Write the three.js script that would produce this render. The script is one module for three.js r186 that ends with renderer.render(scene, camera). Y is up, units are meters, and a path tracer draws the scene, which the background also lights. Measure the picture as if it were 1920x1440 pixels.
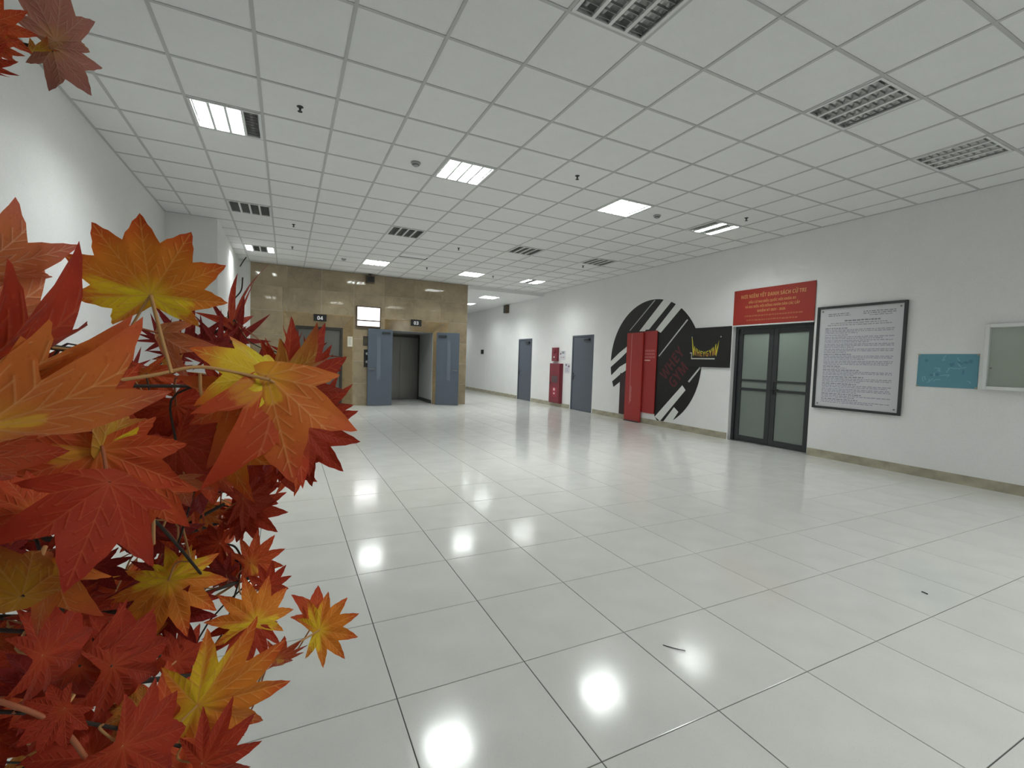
import * as THREE from 'three';
import { RectAreaLightUniformsLib } from 'three/addons/lights/RectAreaLightUniformsLib.js';
import { RoundedBoxGeometry } from 'three/addons/geometries/RoundedBoxGeometry.js';
import { mergeGeometries } from 'three/addons/utils/BufferGeometryUtils.js';

// ---------------------------------------------------------------- camera, renderer, exposure
RectAreaLightUniformsLib.init();
const scene = new THREE.Scene();
scene.background = new THREE.Color(0x000000);
const renderer = new THREE.WebGLRenderer({ antialias: true });
renderer.toneMapping = THREE.LinearToneMapping;
renderer.toneMappingExposure = 1.46;
renderer.shadowMap.enabled = true;
const FOCAL = 860.1;                       // in pixels of the 1920 x 1440 frame
const CAM_H = 1.322;                       // metres above the floor
const camera = new THREE.PerspectiveCamera(2 * Math.atan(720 / FOCAL) * 180 / Math.PI, 4 / 3, 0.02, 80);
camera.rotation.order = 'YXZ';
camera.rotation.set(-0.04886, -0.45795, 0.03218);
camera.position.set(0, CAM_H, 0);
camera.updateMatrixWorld(true);
const TUBE_RADIANCE = 60;                  // of every lit cell of the ceiling troffers
const TUBE_COLOR = new THREE.Color(0.955, 1.0, 0.985);

// a pixel of the photograph and a distance along its ray -> a point
const pix = (u, v, d) => new THREE.Vector3((u - 960) / FOCAL, -(v - 720) / FOCAL, -1).normalize().applyQuaternion(camera.quaternion).multiplyScalar(d).add(camera.position);

// ---------------------------------------------------------------- helpers
let seed = 20240611;
const rnd = () => { seed = (seed + 0x6D2B79F5) | 0; let t = Math.imul(seed ^ (seed >>> 15), 1 | seed); t = (t + Math.imul(t ^ (t >>> 7), 61 | t)) ^ t; return ((t ^ (t >>> 14)) >>> 0) / 4294967296; };
const rr = (a, b) => a + (b - a) * rnd();
const taken = {};
const numbered = (n) => { const k = taken[n] = (taken[n] ?? -1) + 1; return k ? n + '_' + String(k).padStart(3, '0') : n; };
function shadow(m) { m.castShadow = true; m.receiveShadow = true; return m; }
function part(name, geo, mat, parent, x = 0, y = 0, z = 0) {
  const m = shadow(new THREE.Mesh(geo, mat)); m.name = name; m.position.set(x, y, z); parent.add(m); return m;
}
function thing(name, label, category, [x, y, z] = [0, 0, 0], turn = 0, group) {
  const o = new THREE.Group(); o.name = numbered(name); o.position.set(x, y, z); o.rotation.y = turn; scene.add(o);
  o.userData = { label, category }; if (group) o.userData.group = group; return o;
}
function struct(name, label, category, pos = [0, 0, 0]) {
  const o = new THREE.Group(); o.name = name; o.position.set(...pos); scene.add(o);
  o.userData = { label, category, kind: 'structure' }; return o;
}
const box = (w, h, d) => new THREE.BoxGeometry(w, h, d);
const rbox = (w, h, d, r = 0.004) => new RoundedBoxGeometry(w, h, d, 2, r);
const at = (g, x, y, z) => g.translate(x, y, z);
const boxAt = (x0, x1, y0, y1, z0, z1) => at(box(x1 - x0, y1 - y0, z1 - z0), (x0 + x1) / 2, (y0 + y1) / 2, (z0 + z1) / 2);
const std = (color, roughness = 0.7, metalness = 0, more = {}) => new THREE.MeshStandardMaterial({ color, roughness, metalness, ...more });
const lin = (r, g, b) => new THREE.Color().setRGB(r, g, b);

// value noise for computed textures
const HASH = new Float32Array(65536).map(() => rnd());
const hash2 = (x, y) => HASH[((x & 255) << 8) | (y & 255)];
function noise(x, y, period) {
  const xi = Math.floor(x), yi = Math.floor(y), fx = x - xi, fy = y - yi, w = (t) => t * t * (3 - 2 * t), p = (k) => ((k % period) + period) % period;
  const a = hash2(p(xi), p(yi)), b = hash2(p(xi + 1), p(yi)), c = hash2(p(xi), p(yi + 1)), d = hash2(p(xi + 1), p(yi + 1));
  return (a + (b - a) * w(fx)) * (1 - w(fy)) + (c + (d - c) * w(fx)) * w(fy);
}
function fbm(x, y, period, oct = 5) { let s = 0, a = 0.5, n = 0; for (let o = 0; o < oct; o++) { s += a * noise(x, y, period); n += a; x *= 2; y *= 2; period *= 2; a *= 0.5; } return s / n; }
function dataTex(n, fn, srgb = true, repeat = 1) {
  const d = new Uint8Array(n * n * 4);
  for (let y = 0; y < n; y++) for (let x = 0; x < n; x++) { const c = fn(x / n, y / n); const k = (y * n + x) * 4; d[k] = c[0]; d[k + 1] = c[1]; d[k + 2] = c[2]; d[k + 3] = 255; }
  const t = new THREE.DataTexture(d, n, n); t.wrapS = t.wrapT = THREE.RepeatWrapping; t.magFilter = THREE.LinearFilter; t.minFilter = THREE.LinearMipmapLinearFilter; t.generateMipmaps = true;
  if (srgb) t.colorSpace = THREE.SRGBColorSpace; t.repeat.set(repeat, repeat); t.needsUpdate = true; return t;
}
// text with the Vietnamese marks that the canvas font lacks: letters drawn one by one, marks as strokes
function markedText(g, txt, cx, cy, px, maxW) {
  g.font = 'bold ' + px + 'px sans-serif'; g.textAlign = 'left'; g.textBaseline = 'alphabetic';
  const cells = []; for (const ch of txt.normalize('NFD')) { if (/[\u0300-\u036f]/.test(ch)) cells[cells.length - 1].m.push(ch.codePointAt(0)); else cells.push({ c: ch === 'Đ' ? 'D' : ch, m: ch === 'Đ' ? [1] : [] }); }
  const total = cells.reduce((w, q) => w + g.measureText(q.c).width, 0), k = Math.min(1, maxW / total);
  g.save(); g.translate(cx - total * k / 2, cy + px * 0.36); g.scale(k, 1); g.strokeStyle = g.fillStyle; g.lineWidth = px * 0.085; g.lineCap = 'round';
  let x = 0;
  for (const q of cells) {
    const w = g.measureText(q.c).width, m = x + w / 2, top = -px * 0.80, line = (...p) => { g.beginPath(); p.forEach(([a, b], i) => (i ? g.lineTo(a, b) : g.moveTo(a, b))); g.stroke(); };
    g.fillText(q.c, x, 0); let up = 0;
    if (q.m.includes(0x302)) { line([m - px * 0.15, top], [m, top - px * 0.11], [m + px * 0.15, top]); up = px * 0.12; }
    for (const c of q.m) {
      if (c === 0x301) line([m - px * 0.02 + up * 0.8, top - up], [m + px * 0.11 + up * 0.8, top - px * 0.13 - up]);
      if (c === 0x300) line([m + px * 0.02 + up * 0.8, top - up], [m - px * 0.11 + up * 0.8, top - px * 0.13 - up]);
      if (c === 0x309) line([m - px * 0.06 + up * 0.6, top - px * 0.12 - up], [m + px * 0.06 + up * 0.6, top - px * 0.12 - up], [m + up * 0.6, top - up]);
      if (c === 0x323) { g.beginPath(); g.arc(m, px * 0.15, px * 0.065, 0, 7); g.fill(); }
      if (c === 0x31b) line([x + w * 0.86, -px * 0.62], [x + w * 0.98, -px * 0.70], [x + w * 0.97, -px * 0.82]);
      if (c === 1) line([x - px * 0.02, -px * 0.36], [x + w * 0.42, -px * 0.36]);
    }
    x += w;
  }
  g.restore();
}
function canvasTex(w, h, draw, srgb = true) {
  const c = document.createElement('canvas'); c.width = w; c.height = h; const g = c.getContext('2d'); draw(g, w, h);
  const t = new THREE.CanvasTexture(c); if (srgb) t.colorSpace = THREE.SRGBColorSpace; t.anisotropy = 8; return t;
}
// uv in metres from the two axes of each face
function metreUV(g) {
  const p = g.attributes.position, n = g.attributes.normal, uv = new Float32Array(p.count * 2);
  for (let i = 0; i < p.count; i++) {
    const ax = Math.abs(n.getX(i)), ay = Math.abs(n.getY(i)), az = Math.abs(n.getZ(i));
    const [a, b] = ay >= ax && ay >= az ? [p.getX(i), p.getZ(i)] : ax >= az ? [p.getZ(i), p.getY(i)] : [p.getX(i), p.getY(i)];
    uv[i * 2] = a; uv[i * 2 + 1] = b;
  }
  g.setAttribute('uv', new THREE.BufferAttribute(uv, 2)); return g;
}

// ---------------------------------------------------------------- materials
const paintTex = dataTex(256, (x, y) => { const v = 232 + 5 * (fbm(x * 8, y * 8, 8, 4) - 0.5) + 6 * (rnd() - 0.5); return [v, v, v]; }, true, 0.5);
const paintBump = dataTex(256, (x, y) => { const v = 128 + 90 * (fbm(x * 32, y * 32, 32, 3) - 0.5); return [v, v, v]; }, false, 1);
const M = {};
M.wall = std(lin(1.0, 1.0, 0.99), 0.75, 0, { map: paintTex, bumpMap: paintBump, bumpScale: 0.00025 });
M.grout = std(lin(0.10, 0.10, 0.095), 0.9);
const floorTex = dataTex(512, (x, y) => { const a = fbm(x * 6, y * 6, 6, 5), s = rnd(), v = 226 + 10 * (a - 0.5) + (s > 0.985 ? -22 * rnd() : 0) + 3 * (rnd() - 0.5); return [v, v, v - 5]; }, true, 1);
const floorRough = dataTex(256, (x, y) => { const v = 255 * (0.128 + 0.05 * (fbm(x * 5, y * 5, 5, 5) - 0.5)); return [v, v, v]; }, false, 0.6);
M.floor = std(lin(0.90, 0.90, 0.90), 1.0, 0, { map: floorTex, roughnessMap: floorRough });
const ceilTex = dataTex(256, (x, y) => { const v = 231 + 3 * (fbm(x * 10, y * 10, 10, 4) - 0.5) + (rnd() > 0.93 ? -14 * rnd() : 0); return [v - 1, v, v]; }, true, 1.6);
M.ceil = std(lin(1.0, 1.0, 0.99), 0.9, 0, { map: ceilTex });
M.tbar = std(lin(0.50, 0.51, 0.50), 0.6);
M.base = std(lin(0.60, 0.57, 0.46), 0.35, 0, { map: dataTex(256, (x, y) => { const v = 205 + 60 * (fbm(x * 7, y * 7, 7, 5) - 0.5); return [v, v - 3, v - 10]; }, true, 1.2) });
const marbleTex = dataTex(512, (x, y) => {
  const w = fbm(x * 4 + 3, y * 4, 4, 4), a = fbm(x * 6 + w * 1.5, y * 6 + w * 1.5, 6, 5), vein = Math.pow(1 - Math.abs(2 * fbm(x * 5 + 7, y * 5 + w, 5, 5) - 1), 9), s = rnd();
  const k = 0.97 + 0.22 * (a - 0.5) - 0.07 * vein + 0.06 * (s - 0.5); return [165 * k, 150 * k, 125 * k];
}, true, 0.55);
const marbleMat = (k) => std(lin(k, k * 0.985, k * 0.96), 0.04, 0, { map: marbleTex });
M.marble = [0.95, 1.0, 0.90].map(marbleMat);
M.marbleFrame = std(lin(0.95, 0.84, 0.66), 0.08, 0, { map: marbleTex });
M.white = std(lin(0.72, 0.73, 0.72), 0.45);
M.alu = std(lin(0.60, 0.61, 0.60), 0.35, 0.8);
M.reflector = std(lin(0.45, 0.46, 0.45), 0.30, 0.95);
M.darkGrey = std(lin(0.035, 0.04, 0.042), 0.4, 0.2);
M.black = std(lin(0.012, 0.012, 0.013), 0.5);
M.doorGrey = std(lin(0.085, 0.098, 0.125), 0.42);
M.fireDoor = std(lin(0.085, 0.105, 0.135), 0.38);
M.steel = std(lin(0.20, 0.195, 0.18), 0.32, 0.85);
M.steelDark = std(lin(0.07, 0.062, 0.052), 0.4, 0.6);
M.red = std(lin(0.42, 0.028, 0.022), 0.4);
M.redCab = std(lin(0.19, 0.016, 0.030), 0.4);
M.glow = std(0x000000, 0.6, 0, { emissive: TUBE_COLOR, emissiveIntensity: 42 });
M.tubeOff = std(lin(0.62, 0.63, 0.62), 0.3);
M.brownBox = std(lin(0.09, 0.06, 0.04), 0.6);

// ---------------------------------------------------------------- room measures
const CEIL = 3.543, XR = 7.41, XL = -1.77, ZL = -12.95, ZBACK = 5, ZEND = -24;   // XR right wall, ZL lift wall
const CX = 0.3818, CZ = 3.1789, CG = 0.6;            // ceiling grid
const FX = 0.3955, FZ = 1.7229, FG = 0.5577;         // floor joints

// ---------------------------------------------------------------- floor
{
  const f = struct('floor', 'glossy off-white square floor tiles with thin dark joints', 'floor');
  part('grout_bed', at(box(11.6, 0.2, 29.2), 5.2 - 1.2, -0.1035, -9.5), M.grout, f);
  const shapes = new Map();
  function tileGeo(w, d) {
    const key = w.toFixed(3) + ',' + d.toFixed(3);
    if (!shapes.has(key)) {
      const b = 0.0012, x = w / 2, z = d / 2, y1 = -0.0008, y2 = -0.006;
      const ring = (x, y, z) => [[-x, y, -z], [-x, y, z], [x, y, z], [x, y, -z]];
      const r = [ring(x - b, 0, z - b), ring(x, y1, z), ring(x, y2, z)], pos = [];
      const quad = (a, b, c, d) => pos.push(...a, ...b, ...c, ...a, ...c, ...d);
      quad(...r[0]);
      for (let k = 0; k < 2; k++) for (let i = 0; i < 4; i++) { const j = (i + 1) % 4; quad(r[k][i], r[k + 1][i], r[k + 1][j], r[k][j]); }
      const g = new THREE.BufferGeometry(); g.setAttribute('position', new THREE.Float32BufferAttribute(pos, 3)); g.computeVertexNormals(); shapes.set(key, metreUV(g));
    }
    return shapes.get(key);
  }
  const gap = 0.0042, rest = [];
  for (let k = -13; k <= 40; k++) for (let i = -4; i <= 17; i++) {
    const z1 = -(FZ + FG * k), z0 = z1 - FG, x0 = Math.max(FX + FG * i, -1.78), x1 = Math.min(FX + FG * (i + 1), 9.6);
    if (x1 - x0 < 0.05 || z0 > ZBACK || z1 < ZEND) continue;
    const own = k >= -3 && k <= 13 && i <= 12, g = tileGeo(x1 - x0 - gap, FG - gap), cx = (x0 + x1) / 2, cz = (z0 + z1) / 2;
    if (own) part('floor_tile', g, M.floor, f, cx, 0, cz); else rest.push(g.clone().translate(cx, 0, cz));
  }
  const r = part('distant_floor_tiles', mergeGeometries(rest), M.floor, f); r.userData.kind = 'stuff';
}

// ---------------------------------------------------------------- ceiling of panels in a grid
const TROFFERS = [];   // [i, j, lit cells]
const LIT = { '-2,3': [1, 1, 1, 0], '2,3': [1, 1, 1, 1], '6,3': [1, 1, 1, 1], '9,3': [0, 1, 0, 1], '-2,13': [1, 0, 0, 1], '2,13': [1, 1, 1, 1], '6,13': [1, 1, 1, 1], '9,13': [1, 0, 1, 1] };
for (const j of [-7, -2, 3, 8, 13]) for (const i of [-2, 2, 6, 9]) TROFFERS.push([i, j, j === -7 ? (i > 0 ? [1, 1, 1, 1] : [0, 0, 0, 0]) : LIT[i + ',' + j] ?? [0, 0, 0, 0]]);
{
  const c = struct('ceiling', 'white square ceiling panels in a grey metal grid', 'ceiling');
  part('ceiling_slab', boxAt(-2, 7.7, 3.72, 3.82, ZL - 0.3, 5.2), M.wall, c);
  const used = new Set(TROFFERS.map(([i, j]) => i + ',' + j)), shapes = new Map(), rest = [];
  const geo = (w, d) => { const k = w.toFixed(3) + ',' + d.toFixed(3); if (!shapes.has(k)) shapes.set(k, metreUV(box(w, 0.015, d))); return shapes.get(k); };
  for (let j = -14; j <= 16; j++) for (let i = -4; i <= 11; i++) {
    if (used.has(i + ',' + j)) continue;
    const x0 = Math.max(CX + CG * i, XL), x1 = Math.min(CX + CG * (i + 1), XR), z1 = Math.min(-(CZ + CG * j), ZBACK), z0 = Math.max(-(CZ + CG * (j + 1)), ZL);
    if (x1 - x0 < 0.03 || z1 - z0 < 0.03) continue;
    const g = geo(x1 - x0 - 0.012, z1 - z0 - 0.012), x = (x0 + x1) / 2, z = (z0 + z1) / 2, y = CEIL + 0.0135;
    if (j >= -4 && j <= 13) part('ceiling_panel', g, M.ceil, c, x, y, z); else rest.push(g.clone().translate(x, y, z));
  }
  part('other_ceiling_panels', mergeGeometries(rest), M.ceil, c).userData.kind = 'stuff';
  const zl = -ZL + ZBACK, zc = (ZL + ZBACK) / 2;
  for (let i = -3; i <= 11; i++) part('grid_runner', box(0.024, 0.03, zl), M.tbar, c, CX + CG * i, CEIL + 0.015, zc);
  for (let j = -13; j <= 16; j++) part('grid_cross_bar', box(XR - XL, 0.029, 0.024), M.tbar, c, (XL + XR) / 2, CEIL + 0.0155, -(CZ + CG * j));
  part('edge_angle', boxAt(XR - 0.022, XR, CEIL, CEIL + 0.01, ZL, ZBACK), M.tbar, c);
  part('edge_angle', boxAt(XL, XL + 0.022, CEIL, CEIL + 0.01, -9.2, ZBACK), M.tbar, c);
}

// ---------------------------------------------------------------- walls
function holedWall(name, label, outline, holes, depth, mat) {
  const o = struct(name, label, 'wall');
  const s = new THREE.Shape(outline.map(([a, b]) => new THREE.Vector2(a, b)));
  for (const [a0, a1, b0, b1] of holes) s.holes.push(new THREE.Path([[a0, b0], [a0, b1], [a1, b1], [a1, b0]].map(([a, b]) => new THREE.Vector2(a, b))));
  const g = new THREE.ExtrudeGeometry(s, { depth, bevelEnabled: false });
  const m = part('wall_body', g, mat, o); return [o, m];
}
const DD = { z0: -5.86, z1: -4.40, h: 2.10 }, D1 = { z0: -11.16, z1: -10.14, h: 2.12 }, D2 = { z0: -14.58, z1: -13.6, h: 2.12 };
{
  const [, m] = holedWall('wall_right', 'long white painted wall with doors and posters', [[-5.2, -0.05], [24, -0.05], [24, 3.75], [-5.2, 3.75]],
    [[-DD.z1, -DD.z0, 0, DD.h], [-D1.z1, -D1.z0, 0, D1.h], [-D2.z1, -D2.z0, 0, D2.h]], 0.25, M.wall);
  m.rotation.y = Math.PI / 2; m.position.x = XR;
  const wl = struct('wall_left', 'plain white wall behind the maple branches', 'wall');
  part('wall_body', metreUV(boxAt(XL - 0.2, XL, -0.05, 3.75, -9.2, 5.2)), M.wall, wl);
  part('wall_pier', metreUV(boxAt(XL - 0.2, -1.05, -0.05, 3.75, ZL - 0.3, -9.2)), M.wall, wl);
  const wb = struct('wall_back', 'plain white wall behind the viewer', 'wall');
  part('wall_body', metreUV(boxAt(XL - 0.2, XR + 0.25, -0.05, 3.75, 5.0, 5.2)), M.wall, wb);
  const wc = struct('wall_corridor', 'white walls of the corridor beside the lifts', 'wall');
  part('wall_body', metreUV(boxAt(4.6, 4.82, -0.05, 3.75, ZEND, ZL - 0.32)), M.wall, wc);
  part('wall_end', metreUV(boxAt(4.6, XR + 0.25, -0.05, 3.75, ZEND - 0.2, ZEND)), M.wall, wc);
  // baseboards
  const br = struct('baseboard_right', 'beige stone skirting along the right wall', 'baseboard');
  const runs = [[ZEND, D2.z0 - 0.05], [D2.z1 + 0.05, D1.z0 - 0.05], [D1.z1 + 0.05, DD.z0 - 0.02], [DD.z1 + 0.01, ZBACK]];
  for (const [a, b] of runs) for (let z = a; z < b - 0.01; z += 1.115) part('skirting_tile', metreUV(boxAt(XR - 0.014, XR, 0, 0.118, z + 0.0015, Math.min(z + 1.115, b) - 0.0015)), M.base, br);
  const bl = struct('baseboard_left', 'beige stone skirting along the left wall', 'baseboard');
  part('skirting', metreUV(boxAt(XL, XL + 0.014, 0, 0.118, -9.2, ZBACK)), M.base, bl);
  part('skirting', metreUV(boxAt(XL, -1.05, 0, 0.118, -9.2, -9.186)), M.base, bl);
  part('skirting', metreUV(boxAt(-1.05, -1.036, 0, 0.118, ZL, -9.186)), M.base, bl);
}
// ceiling of the corridor, a little lower than the hall's
const CCEIL = 3.443, CORR_LIGHTS = [-14.28, -16.4, -20.2];
{
  const c = struct('ceiling_corridor', 'lower white ceiling of the corridor beside the lifts', 'ceiling');
  const s = new THREE.Shape([[4.82, 12.95], [XR, 12.95], [XR, 24], [4.82, 24]].map(([a, b]) => new THREE.Vector2(a, b)));
  for (const z of CORR_LIGHTS) s.holes.push(new THREE.Path([[5.78, -z - 0.3], [5.78, -z + 0.3], [6.38, -z + 0.3], [6.38, -z - 0.3]].map(([a, b]) => new THREE.Vector2(a, b))));
  const g = new THREE.ExtrudeGeometry(s, { depth: 0.3, bevelEnabled: false }); g.rotateX(-Math.PI / 2);   // (x, y) -> (x, depth, -y)
  part('ceiling_body', g, M.ceil, c, 0, CCEIL, 0);
}

// ---------------------------------------------------------------- lift wall of brown stone panels
const L4 = { x0: 0.20, x1: 1.36, h: 2.08 }, L3 = { x0: 2.62, x1: 3.86, h: 2.09 };          // door openings
const F4 = { x0: -0.09, x1: 1.609, h: 2.41 }, F3 = { x0: 2.40, x1: 4.24, h: 2.40 };         // outer edges of the splayed stone frames
const SPLAY = 0.22;
{
  const [o, m] = holedWall('wall_lift', 'polished brown stone panels around two lift doors', [[-1.1, -0.05], [4.82, -0.05], [4.82, 3.75], [-1.1, 3.75]],
    [[F4.x0, F4.x1, 0, F4.h], [F3.x0, F3.x1, 0, F3.h]], 0.3, M.wall);
  m.position.z = ZL - 0.32;
  const rows = [0, 0.6, 1.2, 1.8, 2.405, 3.0, 3.543], cols = []; for (let x = -0.8; x < 4.8; x += 0.803) cols.push(x); cols.push(4.825);
  const clip = (x0, x1, y0, y1) => {            // cut a panel by the two frames, returns the rectangles left
    let list = [[x0, x1, y0, y1]];
    for (const F of [F4, F3]) list = list.flatMap(([a, b, c, d]) => {
      if (b <= F.x0 || a >= F.x1 || c >= F.h) return [[a, b, c, d]];
      const out = []; if (a < F.x0) out.push([a, F.x0, c, d]); if (b > F.x1) out.push([F.x1, b, c, d]);
      if (d > F.h) out.push([Math.max(a, F.x0), Math.min(b, F.x1), F.h, d]); return out;
    });
    return list;
  };
  let n = 0;
  for (let r = 0; r + 1 < rows.length; r++) for (let k = 0; k + 1 < cols.length; k++) for (const [a, b, c, d] of clip(cols[k], cols[k + 1], rows[r], rows[r + 1])) {
    if (b - a < 0.02 || d - c < 0.02) continue;
    const g = metreUV(boxAt(a + 0.0015, b - 0.0015, c + 0.0015, d - 0.0015, ZL - 0.02, ZL)), uv = g.attributes.uv, ox = rnd() * 3, oy = rnd() * 3;
    for (let q = 0; q < uv.count; q++) uv.setXY(q, uv.getX(q) + ox, uv.getY(q) + oy);
    part('stone_panel', g, M.marble[(n++ * 7 + r) % 3], o);
  }
  part('stone_corner', metreUV(boxAt(4.8, 4.822, 0, 3.44, ZL - 0.32, ZL - 0.021)), M.marble[0], o);
  // splayed stone frames
  function frame(F, L) {
    const z0 = ZL, z1 = ZL - SPLAY, q = (a, b, c, d) => [...a, ...b, ...c, ...a, ...c, ...d];
    const jamb = (pts, nm) => { const g = new THREE.BufferGeometry(); g.setAttribute('position', new THREE.Float32BufferAttribute(pts, 3)); g.computeVertexNormals(); part(nm, metreUV(g), M.marbleFrame, o); };
    const lip = 0.03;                                          // flat border before the splay
    const fo = { a: F.x0, b: F.x1, h: F.h }, fi = { a: F.x0 + lip, b: F.x1 - lip, h: F.h - lip };
    jamb([...q([fo.a, 0, z0], [fi.a, 0, z0], [fi.a, fi.h, z0], [fo.a, fo.h, z0]), ...q([fi.a, 0, z0], [L.x0, 0, z1], [L.x0, L.h, z1], [fi.a, fi.h, z0])], 'frame_jamb');
    jamb([...q([fi.b, 0, z0], [fo.b, 0, z0], [fo.b, fo.h, z0], [fi.b, fi.h, z0]), ...q([L.x1, 0, z1], [fi.b, 0, z0], [fi.b, fi.h, z0], [L.x1, L.h, z1])], 'frame_jamb');
    jamb([...q([fi.a, fi.h, z0], [fi.b, fi.h, z0], [fo.b, fo.h, z0], [fo.a, fo.h, z0]), ...q([L.x0, L.h, z1], [L.x1, L.h, z1], [fi.b, fi.h, z0], [fi.a, fi.h, z0])], 'frame_head');
    part('frame_backing', boxAt(F.x0 - 0.05, L.x0, 0, L.h, z1 - 0.05, z1 - 0.001), M.wall, o);
    part('frame_backing', boxAt(L.x1, F.x1 + 0.05, 0, L.h, z1 - 0.05, z1 - 0.001), M.wall, o);
    part('frame_backing', boxAt(F.x0 - 0.05, F.x1 + 0.05, L.h, F.h + 0.05, z1 - 0.05, z1 - 0.001), M.wall, o);
  }
  frame(F4, L4); frame(F3, L3);
}
// lift 04: closed steel doors
{
  const t = thing('lift_door', 'closed dull steel two-leaf lift door under the number 04', 'lift door', [(L4.x0 + L4.x1) / 2, 0, ZL - SPLAY - 0.06]);
  const w = L4.x1 - L4.x0, h = L4.h;
  part('frame_post', box(0.06, h, 0.10), M.steelDark, t, -w / 2 + 0.03, h / 2, 0);
  part('frame_post', box(0.06, h, 0.10), M.steelDark, t, w / 2 - 0.03, h / 2, 0);
  part('frame_lintel', box(w - 0.12, 0.07, 0.10), M.steelDark, t, 0, h - 0.035, 0);
  for (const s of [-1, 1]) part('door_leaf', rbox((w - 0.12) / 2 - 0.003, h - 0.085, 0.03), M.steel, t, s * ((w - 0.12) / 4), (h - 0.085) / 2 + 0.01, -0.02);
  part('sill', box(w - 0.12, 0.008, 0.10), M.alu, t, 0, 0.004, 0);
  const b = struct('trim_1', 'dark back of the lift shaft', 'trim');
  part('shaft_back', boxAt(-0.2, 1.7, 0, 2.5, ZL - 0.46, ZL - 0.40), M.steel, b);
}
// lift 03: recess with a lift door at its end
{
  const b = struct('wall_recess', 'pale grey walls of the recess behind the open fire doors', 'wall');
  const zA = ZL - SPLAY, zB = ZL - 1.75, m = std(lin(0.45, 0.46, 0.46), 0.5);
  part('recess_side', boxAt(L3.x0 - 0.1, L3.x0, 0, 2.4, zB - 0.1, zA - 0.05), m, b);
  part('recess_side', boxAt(L3.x1, L3.x1 + 0.1, 0, 2.4, zB - 0.1, zA - 0.05), m, b);
  part('recess_ceiling', boxAt(L3.x0 - 0.1, L3.x1 + 0.1, 2.09, 2.2, zB - 0.1, zA - 0.05), m, b);
  part('recess_back', boxAt(L3.x0 - 0.1, L3.x1 + 0.1, 0, 2.4, zB - 0.15, zB - 0.05), M.steel, b);
  part('recess_skirting', boxAt(L3.x1 - 0.012, L3.x1, 0, 0.1, zB, zA - 0.05), M.darkGrey, b);
  const t = thing('lift_door', 'dark closed lift door inside the recess under the number 03', 'lift door', [(L3.x0 + L3.x1) / 2, 0, zB]);
  const w = L3.x1 - L3.x0, h = 2.05, dk = M.steel;
  part('frame_post', box(0.05, h, 0.06), M.steelDark, t, -w / 2 + 0.025, h / 2, 0);
  part('frame_post', box(0.05, h, 0.06), M.steelDark, t, w / 2 - 0.025, h / 2, 0);
  part('frame_lintel', box(w - 0.10, 0.06, 0.06), M.steelDark, t, 0, h - 0.03, 0);
  for (const s of [-1, 1]) part('door_leaf', rbox((w - 0.10) / 2 - 0.003, h - 0.07, 0.03), dk, t, s * (w - 0.10) / 4, (h - 0.07) / 2 + 0.005, -0.01);
  // two open fire doors hinged at the edges of the frame
  const DW = 0.66, DH = 2.08;
  function leaf(label, hx, s, open) {
    const g = thing('fire_door', label, 'door', [hx, 0.008, ZL + 0.085], s * -open);
    // closed the leaf would reach inwards (s = 1 hinge at the left edge of the opening)
    const piv = (geo, mat, nm, x, y, z) => part(nm, geo, mat, g, s * x, y, z);
    piv(rbox(DW, DH, 0.045, 0.004), M.fireDoor, 'door_leaf', DW / 2, DH / 2, 0);
    for (const f of [-1, 1]) {
      const win = piv(box(0.10, 1.15, 0.004), std(lin(0.13, 0.155, 0.19), 0.2), 'pale_inset', DW * 0.56, 1.28, f * 0.0245);  // narrow upright inset, slightly lighter and smoother than the leaf
      part('panel_bead', mergeGeometries([boxAt(-0.06, -0.05, -0.585, 0.585, -0.004, 0.004), boxAt(0.05, 0.06, -0.585, 0.585, -0.004, 0.004), boxAt(-0.05, 0.05, 0.575, 0.585, -0.004, 0.004), boxAt(-0.05, 0.05, -0.585, -0.575, -0.004, 0.004)]), M.fireDoor, win);
      if (f < 0) piv(rbox(0.22, 0.05, 0.04, 0.006), M.darkGrey, 'door_closer', 0.18, DH - 0.10, f * 0.042);
      piv(new THREE.CapsuleGeometry(0.011, 0.12, 4, 8).rotateZ(Math.PI / 2), M.steel, 'lever_handle', DW - 0.10, 1.0, f * 0.055);
    }
    for (const y of [0.25, 1.05, 1.85]) piv(new THREE.CylinderGeometry(0.011, 0.011, 0.11, 10), M.steelDark, 'hinge', 0, y, 0.02);
  }
  leaf('grey-blue fire door folded open beside the call buttons', L3.x0 + 0.0, 1, THREE.MathUtils.degToRad(176));
  leaf('grey-blue fire door standing open at the outer corner of the lift wall', L3.x1 + 0.02, -1, THREE.MathUtils.degToRad(152));
}
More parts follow.
